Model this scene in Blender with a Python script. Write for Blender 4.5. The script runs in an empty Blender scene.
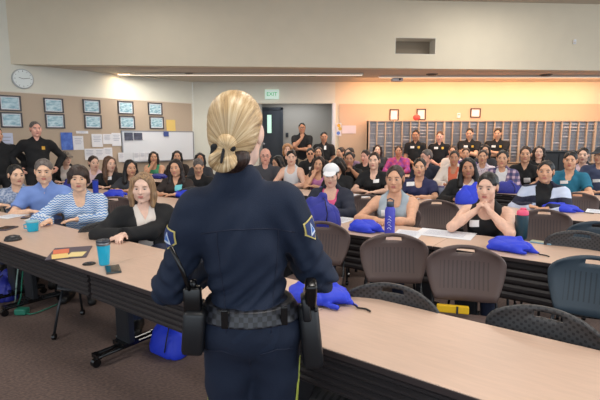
import bpy, bmesh, math, random
import numpy as np
from mathutils import Vector, Matrix
random.seed(7)
C = bpy.context.scene.collection
R = math.radians
F_PX, CAM_H = 450.0, 1.54
TH = math.atan(62.0 / F_PX)

# ---------------------------------------------------------------- geometry of the view (used to measure the room)
def ray(px, py):
    u = (px - 300) / F_PX; v = (200 - py) / F_PX
    return (u, math.cos(TH) + v * math.sin(TH), -math.sin(TH) + v * math.cos(TH))
def atz(px, py, z):
    d = ray(px, py); t = (z - CAM_H) / d[2]
    return Vector((d[0] * t, d[1] * t, z))
def aty(px, py, y):
    d = ray(px, py); t = y / d[1]
    return Vector((d[0] * t, y, CAM_H + d[2] * t))
P0 = Vector((-2.33, 3.42, 0)); EV = Vector((.805, -.593, 0)); NV = Vector((.593, .805, 0))
ROWYAW = math.atan2(-.593, .805)          # local -Y points to the front of the room
def sn(s, n, z=0):
    p = P0 + EV * s + NV * n
    return Vector((p.x, p.y, z))
def atn(px, py, n):
    d = Vector(ray(px, py))
    h = Vector((d.x, d.y, 0))
    t = (n + P0.dot(NV)) / h.dot(NV)
    return Vector((d.x * t, d.y * t, CAM_H + d.z * t))
def s_of(p):
    return (Vector((p.x, p.y, 0)) - P0).dot(EV)

# ---------------------------------------------------------------- materials
MATS = {}
def srgb(c):
    return tuple(((x / 255) / 12.92 if x / 255 <= .04045 else ((x / 255 + .055) / 1.055) ** 2.4) for x in c) + (1,)
def mat(name, col, rough=.6, metal=0, noise=0, nscale=30, bump=0, emit=0, spec=.5, stretch=None, col2=None, alpha=1, trans=0):
    if name in MATS: return MATS[name]
    m = bpy.data.materials.new(name); m.use_nodes = True
    nt = m.node_tree; b = nt.nodes['Principled BSDF']
    c = srgb(col)
    b.inputs['Base Color'].default_value = c
    b.inputs['Roughness'].default_value = rough
    b.inputs['Metallic'].default_value = metal
    b.inputs['Specular IOR Level'].default_value = spec
    if trans: b.inputs['Transmission Weight'].default_value = trans
    if emit:
        b.inputs['Emission Color'].default_value = c; b.inputs['Emission Strength'].default_value = emit
    if noise or bump:
        tc = nt.nodes.new('ShaderNodeTexCoord'); mp = nt.nodes.new('ShaderNodeMapping')
        nt.links.new(tc.outputs['Object'], mp.inputs['Vector'])
        if stretch: mp.inputs['Scale'].default_value = stretch
        n = nt.nodes.new('ShaderNodeTexNoise'); n.inputs['Scale'].default_value = nscale; n.inputs['Detail'].default_value = 4
        nt.links.new(mp.outputs[0], n.inputs['Vector'])
        if noise:
            r = nt.nodes.new('ShaderNodeValToRGB')
            c2 = srgb(col2) if col2 else tuple(min(1, x * (1 + noise)) for x in c[:3]) + (1,)
            c1 = c if col2 else tuple(x * (1 - noise) for x in c[:3]) + (1,)
            r.color_ramp.elements[0].position = .35; r.color_ramp.elements[1].position = .65
            r.color_ramp.elements[0].color = c1; r.color_ramp.elements[1].color = c2
            nt.links.new(n.outputs['Fac'], r.inputs['Fac']); nt.links.new(r.outputs[0], b.inputs['Base Color'])
        if bump:
            bp = nt.nodes.new('ShaderNodeBump'); bp.inputs['Strength'].default_value = bump; bp.inputs['Distance'].default_value = .01
            nt.links.new(n.outputs['Fac'], bp.inputs['Height']); nt.links.new(bp.outputs[0], b.inputs['Normal'])
    MATS[name] = m
    return m
def mathnode(nt, op, a, b=None):
    n = nt.nodes.new('ShaderNodeMath'); n.operation = op
    for i, v in enumerate((a, b)):
        if v is None: continue
        if isinstance(v, (int, float)): n.inputs[i].default_value = v
        else: nt.links.new(v, n.inputs[i])
    return n.outputs[0]
def mat_pattern(name, kind, c1, c2, c3=None, scale=1, rough=.8):
    """woven patterns: plaid, bands, zigzag, blotch, dots, slots, basket"""
    if name in MATS: return MATS[name]
    m = mat(name, c1, rough)
    nt = m.node_tree; b = nt.nodes['Principled BSDF']
    tc = nt.nodes.new('ShaderNodeTexCoord'); sp = nt.nodes.new('ShaderNodeSeparateXYZ')
    nt.links.new(tc.outputs['Object'], sp.inputs[0])
    X, Y, Z = sp.outputs
    sin = lambda v, f: mathnode(nt, 'SINE', mathnode(nt, 'MULTIPLY', v, f))
    if kind == 'plaid':
        f = mathnode(nt, 'ADD', mathnode(nt, 'MULTIPLY', mathnode(nt, 'GREATER_THAN', sin(X, 95 * scale), .1), .5),
                     mathnode(nt, 'MULTIPLY', mathnode(nt, 'GREATER_THAN', sin(Z, 95 * scale), .1), .5))
    elif kind == 'bands':
        f = mathnode(nt, 'GREATER_THAN', sin(mathnode(nt, 'ADD', Z, mathnode(nt, 'MULTIPLY', sin(X, 22), .012)), 52 * scale), .25)
    elif kind == 'zigzag':
        a = mathnode(nt, 'PINGPONG', mathnode(nt, 'MULTIPLY', X, 34 * scale), 1.0)
        f = mathnode(nt, 'GREATER_THAN', mathnode(nt, 'SINE', mathnode(nt, 'ADD', mathnode(nt, 'MULTIPLY', Z, 190 * scale), mathnode(nt, 'MULTIPLY', a, 3.2))), .05)
    elif kind == 'blotch':
        n = nt.nodes.new('ShaderNodeTexVoronoi'); n.inputs['Scale'].default_value = 26 * scale
        nt.links.new(tc.outputs['Object'], n.inputs['Vector'])
        f = mathnode(nt, 'MULTIPLY', n.outputs['Distance'], 1.3)
    elif kind == 'dots':
        f = mathnode(nt, 'GREATER_THAN', mathnode(nt, 'MULTIPLY', sin(X, 210 * scale), sin(Z, 210 * scale)), .35)
    elif kind == 'slots':
        a = mathnode(nt, 'GREATER_THAN', sin(X, 240 * scale), .55)
        band = mathnode(nt, 'MULTIPLY', mathnode(nt, 'GREATER_THAN', Z, .60), mathnode(nt, 'LESS_THAN', Z, .77))
        f = mathnode(nt, 'MULTIPLY', mathnode(nt, 'MULTIPLY', a, band), mathnode(nt, 'LESS_THAN', mathnode(nt, 'ABSOLUTE', X), .15))
    elif kind == 'basket':
        f = mathnode(nt, 'GREATER_THAN', mathnode(nt, 'MULTIPLY', sin(X, 420 * scale), sin(Z, 420 * scale)), 0.0)
    r = nt.nodes.new('ShaderNodeValToRGB')
    e = r.color_ramp.elements
    e[0].color = srgb(c1); e[1].color = srgb(c2); e[0].position = 0; e[1].position = 1
    if c3:
        q = e.new(.5); q.color = srgb(c3)
    nt.links.new(f, r.inputs[0]); nt.links.new(r.outputs[0], b.inputs['Base Color'])
    return m

# ---------------------------------------------------------------- object helpers
def link(name, me, m=None, parent=None, smooth=False):
    o = bpy.data.objects.new(name, me); C.objects.link(o)
    if m is not None:
        for mm in (m if isinstance(m, (list, tuple)) else [m]):
            me.materials.append(mm)
    if parent is not None: o.parent = parent
    if smooth and len(me.polygons):
        me.polygons.foreach_set('use_smooth', np.ones(len(me.polygons), bool))
    return o
def obj(name, bm, m=None, parent=None, smooth=False, loc=None, rotz=None):
    me = bpy.data.meshes.new(name)
    bmesh.ops.recalc_face_normals(bm, faces=bm.faces)
    bm.to_mesh(me); bm.free()
    o = link(name, me, m, parent, smooth)
    if loc is not None: o.location = loc
    if rotz is not None: o.rotation_euler[2] = rotz
    return o
def tag(o, label, cat, group=None):
    o['label'] = label; o['category'] = cat
    if group: o['group'] = group
    return o
def thing(name, label, cat, loc=(0, 0, 0), rotz=0, group=None):
    o = bpy.data.objects.new(name, None); C.objects.link(o)
    o.location = loc; o.rotation_euler = (0, 0, rotz); o.empty_display_size = .1
    return tag(o, label, cat, group)
def struct(name, bm, m, parent=None, smooth=False):
    o = obj(name, bm, m, parent, smooth)
    if parent is None: o['kind'] = 'structure'
    return o
def dup(root, loc, rotz, label=None, cat=None, group=None):
    r = root.copy(); C.objects.link(r); r.location = loc; r.rotation_euler = (0, 0, rotz)
    if label: r['label'] = label
    if group: r['group'] = group
    for ch in list(root.children):
        c = ch.copy(); C.objects.link(c); c.parent = r
        for g in ch.children:
            d = g.copy(); C.objects.link(d); d.parent = c
    return r
def new(): return bmesh.new()
def box(bm, c, s, rz=0, bevel=0, rot=None, mi=0):
    g = bmesh.ops.create_cube(bm, size=1)
    vs = g['verts']
    M = Matrix.Translation(c) @ (rot.to_4x4() if rot is not None else Matrix.Rotation(rz, 4, 'Z')) @ Matrix.Diagonal((s[0], s[1], s[2], 1))
    bmesh.ops.transform(bm, matrix=M, verts=vs)
    fs = set(f for v in vs for f in v.link_faces)
    for f in fs: f.material_index = mi
    if bevel:
        es = list(set(e for v in vs for e in v.link_edges))
        bmesh.ops.bevel(bm, geom=es, offset=bevel, segments=2, affect='EDGES', profile=.5)
    return bm
def tube(bm, pts, r, seg=10, cap=True, mi=0):
    pts = [Vector(p) for p in pts]
    rs = r if isinstance(r, (list, tuple)) else [r] * len(pts)
    rings = []
    for i, p in enumerate(pts):
        t = (pts[min(i + 1, len(pts) - 1)] - pts[max(i - 1, 0)]).normalized()
        a = Vector((0, 0, 1)) if abs(t.z) < .9 else Vector((1, 0, 0))
        u = t.cross(a).normalized(); v = t.cross(u)
        rings.append([bm.verts.new(p + (u * math.cos(2 * math.pi * k / seg) + v * math.sin(2 * math.pi * k / seg)) * rs[i]) for k in range(seg)])
    for i in range(len(rings) - 1):
        for k in range(seg):
            f = bm.faces.new((rings[i][k], rings[i][(k + 1) % seg], rings[i + 1][(k + 1) % seg], rings[i + 1][k])); f.material_index = mi
    if cap:
        bm.faces.new(rings[0][::-1]); bm.faces.new(rings[-1])
    return bm
def lathe(bm, prof, seg=24, c=(0, 0, 0)):
    rings = []
    for r, z in prof:
        rings.append([bm.verts.new((c[0] + r * math.cos(2 * math.pi * k / seg), c[1] + r * math.sin(2 * math.pi * k / seg), c[2] + z)) for k in range(seg)] if r > 1e-5 else [bm.verts.new((c[0], c[1], c[2] + z))])
    for a, b in zip(rings, rings[1:]):
        for k in range(seg):
            k2 = (k + 1) % seg
            q = [a[k % len(a)], a[k2 % len(a)], b[k2 % len(b)], b[k % len(b)]]
            q2 = []
            for v in q:
                if v not in q2: q2.append(v)
            if len(q2) > 2: bm.faces.new(q2)
    return bm
def prism(bm, poly, z0, z1, mi=0):
    lo = [bm.verts.new((p[0], p[1], z0)) for p in poly]; hi = [bm.verts.new((p[0], p[1], z1)) for p in poly]
    bm.faces.new(lo[::-1]); bm.faces.new(hi)
    for i in range(len(poly)):
        j = (i + 1) % len(poly); bm.faces.new((lo[i], lo[j], hi[j], hi[i]))
    for f in bm.faces: f.material_index = mi
    return bm
def blob(bm, c, r, seg=16, rings=10):
    g = bmesh.ops.create_uvsphere(bm, u_segments=seg, v_segments=rings, radius=1)
    bmesh.ops.transform(bm, matrix=Matrix.Translation(c) @ Matrix.Diagonal((r[0], r[1], r[2], 1)), verts=g['verts'])
    return bm
def text_mesh(body, size, depth=.002):
    cu = bpy.data.curves.new('lettering', 'FONT'); cu.body = body; cu.size = size; cu.extrude = depth
    cu.align_x = 'CENTER'; cu.align_y = 'CENTER'
    o = bpy.data.objects.new('lettering', cu); C.objects.link(o)
    dg = bpy.context.evaluated_depsgraph_get(); dg.update()
    me = bpy.data.meshes.new_from_object(o.evaluated_get(dg))
    bpy.data.objects.remove(o)
    return me

# ---------------------------------------------------------------- distance-field sculpting (bodies, clothes, hair)
def V(*a): return np.array(a, float)
class P:
    __slots__ = ('k', 'a', 'b', 'r', 'R', 'tag', 'sub', 'kind', 'clip')
def RC(a, b, ra, rb, k=.02, tag='', clip=None, sub=False):
    p = P(); p.kind = 'rc'; p.a = np.array(a, float); p.b = np.array(b, float); p.r = (ra, rb); p.k = k; p.tag = tag; p.clip = clip; p.sub = sub; p.R = None
    return p
def EL(c, r, Rm=None, k=.02, tag='', sub=False, clip=None):
    p = P(); p.kind = 'el'; p.a = np.array(c, float); p.b = None; p.r = np.array(r, float); p.k = k; p.tag = tag; p.sub = sub; p.R = Rm; p.clip = clip
    return p
def pd(p, X, Y, Z):
    if p.kind == 'rc':
        ab = p.b - p.a; L2 = max(ab @ ab, 1e-9)
        t = np.clip(((X - p.a[0]) * ab[0] + (Y - p.a[1]) * ab[1] + (Z - p.a[2]) * ab[2]) / L2, 0, 1)
        d = np.sqrt((X - p.a[0] - t * ab[0]) ** 2 + (Y - p.a[1] - t * ab[1]) ** 2 + (Z - p.a[2] - t * ab[2]) ** 2) - (p.r[0] + t * (p.r[1] - p.r[0]))
    else:
        x, y, z = X - p.a[0], Y - p.a[1], Z - p.a[2]
        if p.R is not None:
            M = p.R
            x, y, z = M[0, 0] * x + M[1, 0] * y + M[2, 0] * z, M[0, 1] * x + M[1, 1] * y + M[2, 1] * z, M[0, 2] * x + M[1, 2] * y + M[2, 2] * z
        r = p.r
        k0 = np.sqrt((x / r[0]) ** 2 + (y / r[1]) ** 2 + (z / r[2]) ** 2)
        k1 = np.sqrt((x / r[0] ** 2) ** 2 + (y / r[1] ** 2) ** 2 + (z / r[2] ** 2) ** 2) + 1e-9
        d = k0 * (k0 - 1) / k1
    if p.clip is not None:
        o, n = p.clip
        d = np.maximum(d, (X - o[0]) * n[0] + (Y - o[1]) * n[1] + (Z - o[2]) * n[2])
    return d
def pbb(p):
    if p.kind == 'rc':
        return np.minimum(p.a - p.r[0], p.b - p.r[1]), np.maximum(p.a + p.r[0], p.b + p.r[1])
    m = p.r if p.R is None else np.abs(p.R) @ p.r
    return p.a - m, p.a + m
def smin(a, b, k):
    h = np.clip(.5 + .5 * (b - a) / k, 0, 1)
    return b + (a - b) * h - k * h * (1 - h)
def apply_p(d, p, X, Y, Z):
    e = pd(p, X, Y, Z)
    return -smin(-d, e, p.k) if p.sub else smin(d, e, p.k)
def axis(lo, hi, v, fl=None, fh=None, vf=None):
    if vf is None or vf >= v: return np.arange(lo, hi + v, v)
    fl = max(fl, lo); fh = min(fh, hi)
    a = np.arange(lo, fl - vf * .5, v); b = np.arange(fl, fh, vf); c = np.arange(fh, hi + v, v)
    return np.concatenate([a, b, c])
def field(prims, axes, off=0., cuts=()):
    ax, ay, az = axes
    D = np.full((len(ax), len(ay), len(az)), 1., np.float32)
    for p in prims:
        lo, hi = pbb(p)
        m = p.k + abs(off) + .035
        i0, i1 = np.searchsorted(ax, lo[0] - m), np.searchsorted(ax, hi[0] + m)
        j0, j1 = np.searchsorted(ay, lo[1] - m), np.searchsorted(ay, hi[1] + m)
        k0, k1 = np.searchsorted(az, lo[2] - m), np.searchsorted(az, hi[2] + m)
        if i1 <= i0 or j1 <= j0 or k1 <= k0: continue
        X = ax[i0:i1, None, None]; Y = ay[None, j0:j1, None]; Z = az[None, None, k0:k1]
        D[i0:i1, j0:j1, k0:k1] = apply_p(D[i0:i1, j0:j1, k0:k1], p, X, Y, Z)
    D -= off
    for fn in cuts:
        D = fn(ax[:, None, None], ay[None, :, None], az[None, None, :], D)
    return D
def sample(prims, pts, off=0.):
    pts = np.atleast_2d(pts); d = np.full(len(pts), 1.)
    for p in prims:
        d = apply_p(d, p, pts[:, 0], pts[:, 1], pts[:, 2])
    return d - off
def nets(D, axes):
    ax, ay, az = axes
    D = np.asarray(D, np.float64)
    D[0] = D[-1] = 1; D[:, 0] = D[:, -1] = 1; D[:, :, 0] = D[:, :, -1] = 1
    s = D < 0
    nx, ny, nz = D.shape
    cs = [s[i:nx - 1 + i, j:ny - 1 + j, k:nz - 1 + k] for i in (0, 1) for j in (0, 1) for k in (0, 1)]
    cnt = sum(c.astype(np.int8) for c in cs)
    act = (cnt > 0) & (cnt < 8)
    I, J, K = np.nonzero(act)
    idx = np.full(act.shape, -1, np.int64); idx[I, J, K] = np.arange(len(I))
    acc = np.zeros((len(I), 3)); num = np.zeros(len(I))
    corners = [(i, j, k) for i in (0, 1) for j in (0, 1) for k in (0, 1)]
    for a in corners:
        for dim in range(3):
            if a[dim]: continue
            b = list(a); b[dim] = 1
            da = D[I + a[0], J + a[1], K + a[2]]; db = D[I + b[0], J + b[1], K + b[2]]
            m = (da < 0) != (db < 0)
            t = np.where(m, da / np.where(m, da - db, 1), 0)
            pa = np.stack([ax[I + a[0]], ay[J + a[1]], az[K + a[2]]], 1); pb = np.stack([ax[I + b[0]], ay[J + b[1]], az[K + b[2]]], 1)
            acc += np.where(m[:, None], pa + (pb - pa) * t[:, None], 0); num += m
    verts = acc / num[:, None]
    quads = []
    for dim in range(3):
        sl = [slice(1, -1)] * 3; sl[dim] = slice(0, -1)
        A = s[tuple(sl)]; sl2 = list(sl); sl2[dim] = slice(1, None); B = s[tuple(sl2)]
        x = np.nonzero(A != B)
        g = [x[q] + (0 if q == dim else 1) for q in range(3)]
        flip = A[x]
        u, v = [q for q in range(3) if q != dim]
        def cell(du, dv):
            c = [g[0].copy(), g[1].copy(), g[2].copy()]; c[u] = c[u] - du; c[v] = c[v] - dv
            return idx[c[0], c[1], c[2]]
        q = np.stack([cell(1, 1), cell(0, 1), cell(0, 0), cell(1, 0)], 1)
        if dim == 1: flip = ~flip
        q = np.where(flip[:, None], q, q[:, ::-1])
        quads.append(q)
    return verts, np.concatenate(quads)
def np_mesh(name, v, q):
    me = bpy.data.meshes.new(name)
    me.vertices.add(len(v)); me.vertices.foreach_set('co', v.astype(np.float32).ravel())
    me.loops.add(q.size); me.loops.foreach_set('vertex_index', q.astype(np.int32).ravel())
    me.polygons.add(len(q)); me.polygons.foreach_set('loop_start', np.arange(0, q.size, 4, dtype=np.int32))
    me.update(calc_edges=True)
    me.polygons.foreach_set('use_smooth', np.ones(len(q), bool))
    me.validate()
    return me
def bounds(prims, pad):
    lo = np.min([pbb(p)[0] for p in prims if not p.sub], 0) - pad; hi = np.max([pbb(p)[1] for p in prims if not p.sub], 0) + pad
    return lo, hi
def sculpt(name, prims, vox, m, parent=None, off=0., cuts=(), axes=None):
    if axes is None:
        lo, hi = bounds(prims, abs(off) + .03)
        axes = [axis(lo[i], hi[i], vox) for i in range(3)]
    v, q = nets(field(prims, axes, off, cuts), axes)
    return link(name, np_mesh(name, v, q), m, parent)
def wrinkle(amp, f=1.):
    def fn(X, Y, Z, D):
        w = np.sin(f * (38 * Z + 9 * X + 3 * np.sin(14 * X * f + 11 * Y))) * .5 + np.sin(f * (27 * X + 31 * Z * .6 + 17 * Y + 2 * np.sin(19 * Z * f))) * .35 + np.sin(f * (71 * Z - 33 * X + 22 * Y)) * .2
        return D + amp * w
    return fn
# ---------------------------------------------------------------- people
def rx(a): c, s = math.cos(a), math.sin(a); return np.array([[1, 0, 0], [0, c, -s], [0, s, c]])
def ry(a): c, s = math.cos(a), math.sin(a); return np.array([[c, 0, s], [0, 1, 0], [-s, 0, c]])
def rz(a): c, s = math.cos(a), math.sin(a); return np.array([[c, -s, 0], [s, c, 0], [0, 0, 1]])
class Fr:                                   # rigid frame with a scale
    def __init__(s, Rm, o, sc=1.): s.R = Rm; s.o = np.array(o, float); s.s = sc
    def p(s, x, y, z): return s.o + s.R @ (np.array([x, y, z]) * s.s)
    def rc(s, a, b, ra, rb, **k): return RC(s.p(*a), s.p(*b), ra * s.s, rb * s.s, **k)
    def el(s, c, r, rot=None, **k): return EL(s.p(*c), np.array(r) * s.s, s.R if rot is None else s.R @ rot, **k)
    def M(s):
        m = Matrix.Identity(4)
        for i in range(3):
            for j in range(3): m[i][j] = s.R[i, j] * s.s
            m[i][3] = s.o[i]
        return m
def head_prims(h, male):
    j = 1.08 if male else 1.0
    q = [h.el((0, .018, .034), (.073, .093, .080), k=.02, tag='head'),
         h.el((0, -.028, -.028), (.060 * j, .063, .078), k=.03, tag='head'),
         h.rc((-.03 * j, -.03, -.068), (.03 * j, -.03, -.068), .030, .030, k=.025, tag='head'),
         h.el((0, -.068, -.092), (.024 * j, .022, .020), k=.022, tag='head'),
         h.rc((-.028, -.073 if male else -.068, .031), (.028, -.073 if male else -.068, .031), .015, .015, k=.025, tag='head')]
    for s in (-1, 1):
        q.append(h.el((s * .037, -.058, -.022), (.026, .026, .024), k=.025, tag='head'))
        q.append(h.el((s * .030, -.103, .008), (.016, .016, .011), k=.012, tag='head', sub=True))
        q.append(h.el((s * .074, .012, -.002), (.009, .020, .031), rz(s * .35), k=.008, tag='head'))
    q += [h.rc((0, -.086, .016), (0, -.105, -.020), .0085, .0125, k=.010, tag='head'),
          h.rc((-.011, -.096, -.024), (.011, -.096, -.024), .008, .008, k=.008, tag='head'),
          h.rc((-.017, -.078, -.052), (.017, -.078, -.052), .013, .013, k=.014, tag='head')]
    return q
_hp = {}
def head_surface(x, z, male):
    if male not in _hp: _hp[male] = head_prims(Fr(np.eye(3), (0, 0, 0)), male)
    y = np.linspace(-.14, 0, 281); d = sample(_hp[male], np.stack([np.full_like(y, x), y, np.full_like(y, z)], 1))
    i = np.argmax(d < 0)
    return y[i] if d[i] < 0 else -.08
def ik(S, W, l1, l2, hint):
    S = np.array(S, float); W = np.array(W, float)
    d = W - S; L = np.linalg.norm(d)
    if L > (l1 + l2) * .985:
        k = L / ((l1 + l2) * .985); l1 *= k; l2 *= k
    a = (l1 * l1 - l2 * l2 + L * L) / (2 * L); hgt = math.sqrt(max(l1 * l1 - a * a, 1e-6))
    u = d / L; hn = np.array(hint, float); hn = hn - u * (hn @ u); hn /= np.linalg.norm(hn)
    return S + u * a + hn * hgt
def hand_prims(W, d, n, side, curl=.5, sc=1., tag='hand'):
    """W wrist, d hand direction, n palm normal (palm side), side=+1 thumb towards cross(d,n)"""
    d = d / np.linalg.norm(d); n = n - d * (n @ d); n /= np.linalg.norm(n); t = np.cross(d, n) * side
    Rm = np.stack([t, d, n], 1)
    q = [EL(W + d * .045 * sc, np.array([.039, .052, .0155]) * sc, Rm, k=.015, tag=tag)]
    for i, (o, l) in enumerate(((.027, .068), (.009, .077), (-.009, .072), (-.026, .056))):
        b = W + d * (.080 - .004 * abs(i - 1)) * sc + t * o * sc
        c1, c2 = curl * (.7 + .1 * i), curl * (1.5 + .12 * i)
        m = b + (d * math.cos(c1) + n * math.sin(c1) + t * o * .8) * l * .52 * sc
        e = m + (d * math.cos(c2) + n * math.sin(c2)) * l * .48 * sc
        q += [RC(b - d * .02 * sc, m, .0095 * sc, .0085 * sc, k=.004, tag=tag), RC(m, e, .0085 * sc, .0070 * sc, k=.004, tag=tag)]
    b = W + (d * .022 + t * .026) * sc
    m = b + (d * .62 + t * .66 + n * .25) * .042 * sc; e = m + (d * .88 + t * .15 + n * (.3 + .3 * curl)) * .032 * sc
    q += [RC(b, m, .0125 * sc, .0105 * sc, k=.008, tag=tag), RC(m, e, .0100 * sc, .0080 * sc, k=.004, tag=tag)]
    return q
def feature_meshes():
    F = {}
    bm = new(); g = bmesh.ops.create_uvsphere(bm, u_segments=14, v_segments=12, radius=1)
    bmesh.ops.transform(bm, matrix=Matrix.Rotation(R(90), 4, 'X'), verts=bm.verts[:])
    for f in bm.faces:
        c = f.calc_center_median(); f.material_index = 1 if (c.y < 0 and math.hypot(c.x / .62, c.z / 1.0) < .9) else 0; f.smooth = True
    bmesh.ops.transform(bm, matrix=Matrix.Diagonal((.0145, .006, .0062, 1)), verts=bm.verts[:])
    me = bpy.data.meshes.new('eye'); bm.to_mesh(me); bm.free()
    me.materials.append(mat('eye_white', (205, 200, 195), .3)); me.materials.append(mat('iris', (30, 20, 16), .2)); F['eye'] = me
    for nm, mm in (('brow', None), ('lips', None)):
        bm = new()
        if nm == 'brow': tube(bm, [(-.016, .001, -.003), (-.006, -.003, .002), (.006, -.002, .003), (.017, .006, -.002)], [.0018, .0028, .0028, .0014], 8)
        else:
            tube(bm, [(-.023, .007, 0), (-.012, 0, .003), (0, -.002, .0015), (.012, 0, .003), (.023, .007, 0)], [.001, .0042, .004, .0042, .001], 8)
            tube(bm, [(-.020, .006, -.002), (-.010, 0, -.007), (0, -.001, -.008), (.010, 0, -.007), (.020, .006, -.002)], [.001, .0045, .0052, .0045, .001], 8)
        me = bpy.data.meshes.new(nm); bmesh.ops.recalc_face_normals(bm, faces=bm.faces); bm.to_mesh(me); bm.free()
        me.polygons.foreach_set('use_smooth', np.ones(len(me.polygons), bool)); F[nm] = me
    return F
FEAT = feature_meshes()
def feat(name, me, m, parent, h, x, y, z, rotz=0, mir=1):
    if m is not None:
        key = (name, m.name)
        if key not in FEAT:
            c = me.copy(); c.materials.clear(); c.materials.append(m); FEAT[key] = c
        me = FEAT[key]
    o = bpy.data.objects.new(name, me); C.objects.link(o); o.parent = parent
    o.matrix_local = h.M() @ Matrix.Translation((x, y, z)) @ Matrix.Rotation(rotz, 4, 'Z') @ Matrix.Diagonal((mir, 1, 1, 1))
    return o
def hair_prims(h, style):
    cap = [h.el((0, .022, .036), (.0795, .100, .087), k=.02), h.el((0, .045, -.015), (.075, .072, .078), k=.03)]
    face = h.el((0, -.100, -.022), (.0665, .088, .116), k=.012, sub=True)
    ears = [h.el((s * .085, .0, -.01), (.022, .030, .040), k=.01, sub=True) for s in (-1, 1)]
    if style == 'short':
        return [h.el((0, .020, .040), (.080, .099, .086), k=.02), h.el((0, .045, -.01), (.073, .070, .060), k=.03), h.el((0, -.108, -.030), (.072, .092, .120), k=.012, sub=True)] + ears
    if style == 'crop':
        return [h.el((0, .020, .037), (.0765, .0965, .0835), k=.02), h.el((0, .045, -.01), (.072, .068, .060), k=.03), h.el((0, -.110, -.025), (.074, .092, .122), k=.012, sub=True)] + ears
    if style == 'fringe':
        return [h.el((0, .018, .040), (.089, .108, .094), k=.02), h.el((0, .045, -.02), (.082, .077, .080), k=.03), h.el((0, -.105, -.055), (.062, .085, .103), k=.012, sub=True)] + \
               [h.rc((s * .07, -.02, .05), (s * .083, -.025, -.03), .024, .014, k=.02) for s in (-1, 1)]
    if style == 'pulled':
        return cap + [face] + ears + [h.el((0, .118, .045), (.038, .034, .036), k=.015)]
    if style == 'tail':
        return cap + [face] + ears + [h.rc((0, .108, .04), (.01, .145, -.05), .028, .034, k=.02), h.rc((.01, .145, -.05), (.02, .125, -.20), .034, .014, k=.02)]
    if style == 'sidetail':
        return cap + [face] + [h.el((0, .075, -.05), (.06, .04, .06), k=.03)] + [h.rc((.05, .05, -.06), (.09, -.01, -.16), .035, .035, k=.03), h.rc((.09, -.01, -.16), (.10, -.06, -.30), .035, .018, k=.02)]
    curt = []
    if style in ('long', 'longwave'):
        for s in (-1, 1):
            curt += [h.rc((s * .060, -.010, .055), (s * .083, -.012, -.09), .032, .032, k=.02),
                     h.rc((s * .083, -.012, -.09), (s * .098, -.045, -.20), .034, .034, k=.02),
                     h.rc((s * .098, -.045, -.20), (s * .092, -.075, -.31), .034, .016, k=.02)]
        curt.append(h.el((0, .062, -.13), (.098, .052, .17), k=.04))
    if style == 'bob':
        for s in (-1, 1):
            curt += [h.rc((s * .064, -.018, .055), (s * .080, -.016, -.06), .032, .032, k=.02), h.rc((s * .080, -.016, -.06), (s * .080, -.038, -.135), .032, .020, k=.02)]
        curt.append(h.el((0, .055, -.07), (.098, .065, .10), k=.04))
    if style == 'curly':
        cap = [h.el((0, .025, .036), (.108, .118, .104), k=.02), h.el((0, .045, -.06), (.112, .085, .10), k=.03)]
    return cap + curt + [face]
SKIN = {'light': (236, 192, 168), 'fair': (240, 200, 180), 'tan': (222, 170, 138), 'brown': (194, 140, 110), 'dark': (130, 88, 68), 'asian': (236, 192, 162), 'pink': (238, 180, 160)}
def skin_mat(s): return mat('skin_' + s, SKIN[s], .5, noise=.06, nscale=40)
def hair_mat(name, c1, c2=None):
    return mat('hair_' + name, c1, .42, noise=.45, nscale=75, bump=.6, col2=c2, stretch=(1, 1, .10))
def jacket_open(T, top, bot, z0, z1, ysplit=-.02):
    Rt, o = T.R, T.o
    def fn(X, Y, Z, D):
        x, y, z = X - o[0], Y - o[1], Z - o[2]
        lx = Rt[0, 0] * x + Rt[1, 0] * y + Rt[2, 0] * z; ly = Rt[0, 1] * x + Rt[1, 1] * y + Rt[2, 1] * z; lz = Rt[0, 2] * x + Rt[1, 2] * y + Rt[2, 2] * z
        t = np.clip((lz - z0) / (z1 - z0), 0, 1)
        w = np.maximum(np.maximum(np.abs(lx) - (bot + (top - bot) * t), ly - ysplit), -.185 - ly)
        return np.maximum(D, -w)
    return fn

class Body: pass
def cloth_folds(T, B):
    # folds of a fitted uniform shirt: slack above the belt, diagonal pulls under the arms, rings at the elbows
    def fn(X, Y, Z, D):
        z = Z - T.o[2]
        lo_ = np.exp(-((z - .13) / .09) ** 2); mid = np.exp(-((z - .33) / .13) ** 2)
        w = .0060 * lo_ * np.sin(95 * z + 10 * np.sin(9 * X) + 12 * Y) + .0045 * mid * np.sin(44 * z + 46 * np.abs(X) + 4 * np.sin(17 * X))
        for S, E, W in B.arm.values():
            r_ = np.sqrt((X - E[0]) ** 2 + (Y - E[1]) ** 2 + (Z - E[2]) ** 2)
            w = w + .0055 * np.exp(-(r_ / .11) ** 2) * np.sin(120 * Z + 40 * Y + 5 * np.sin(30 * X))
        w = w + .0022 * np.sin(31 * X + 27 * Z + 3 * np.sin(13 * Z + 8 * X)) * np.sin(23 * Z - 14 * X)
        return D + w
    return fn
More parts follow.
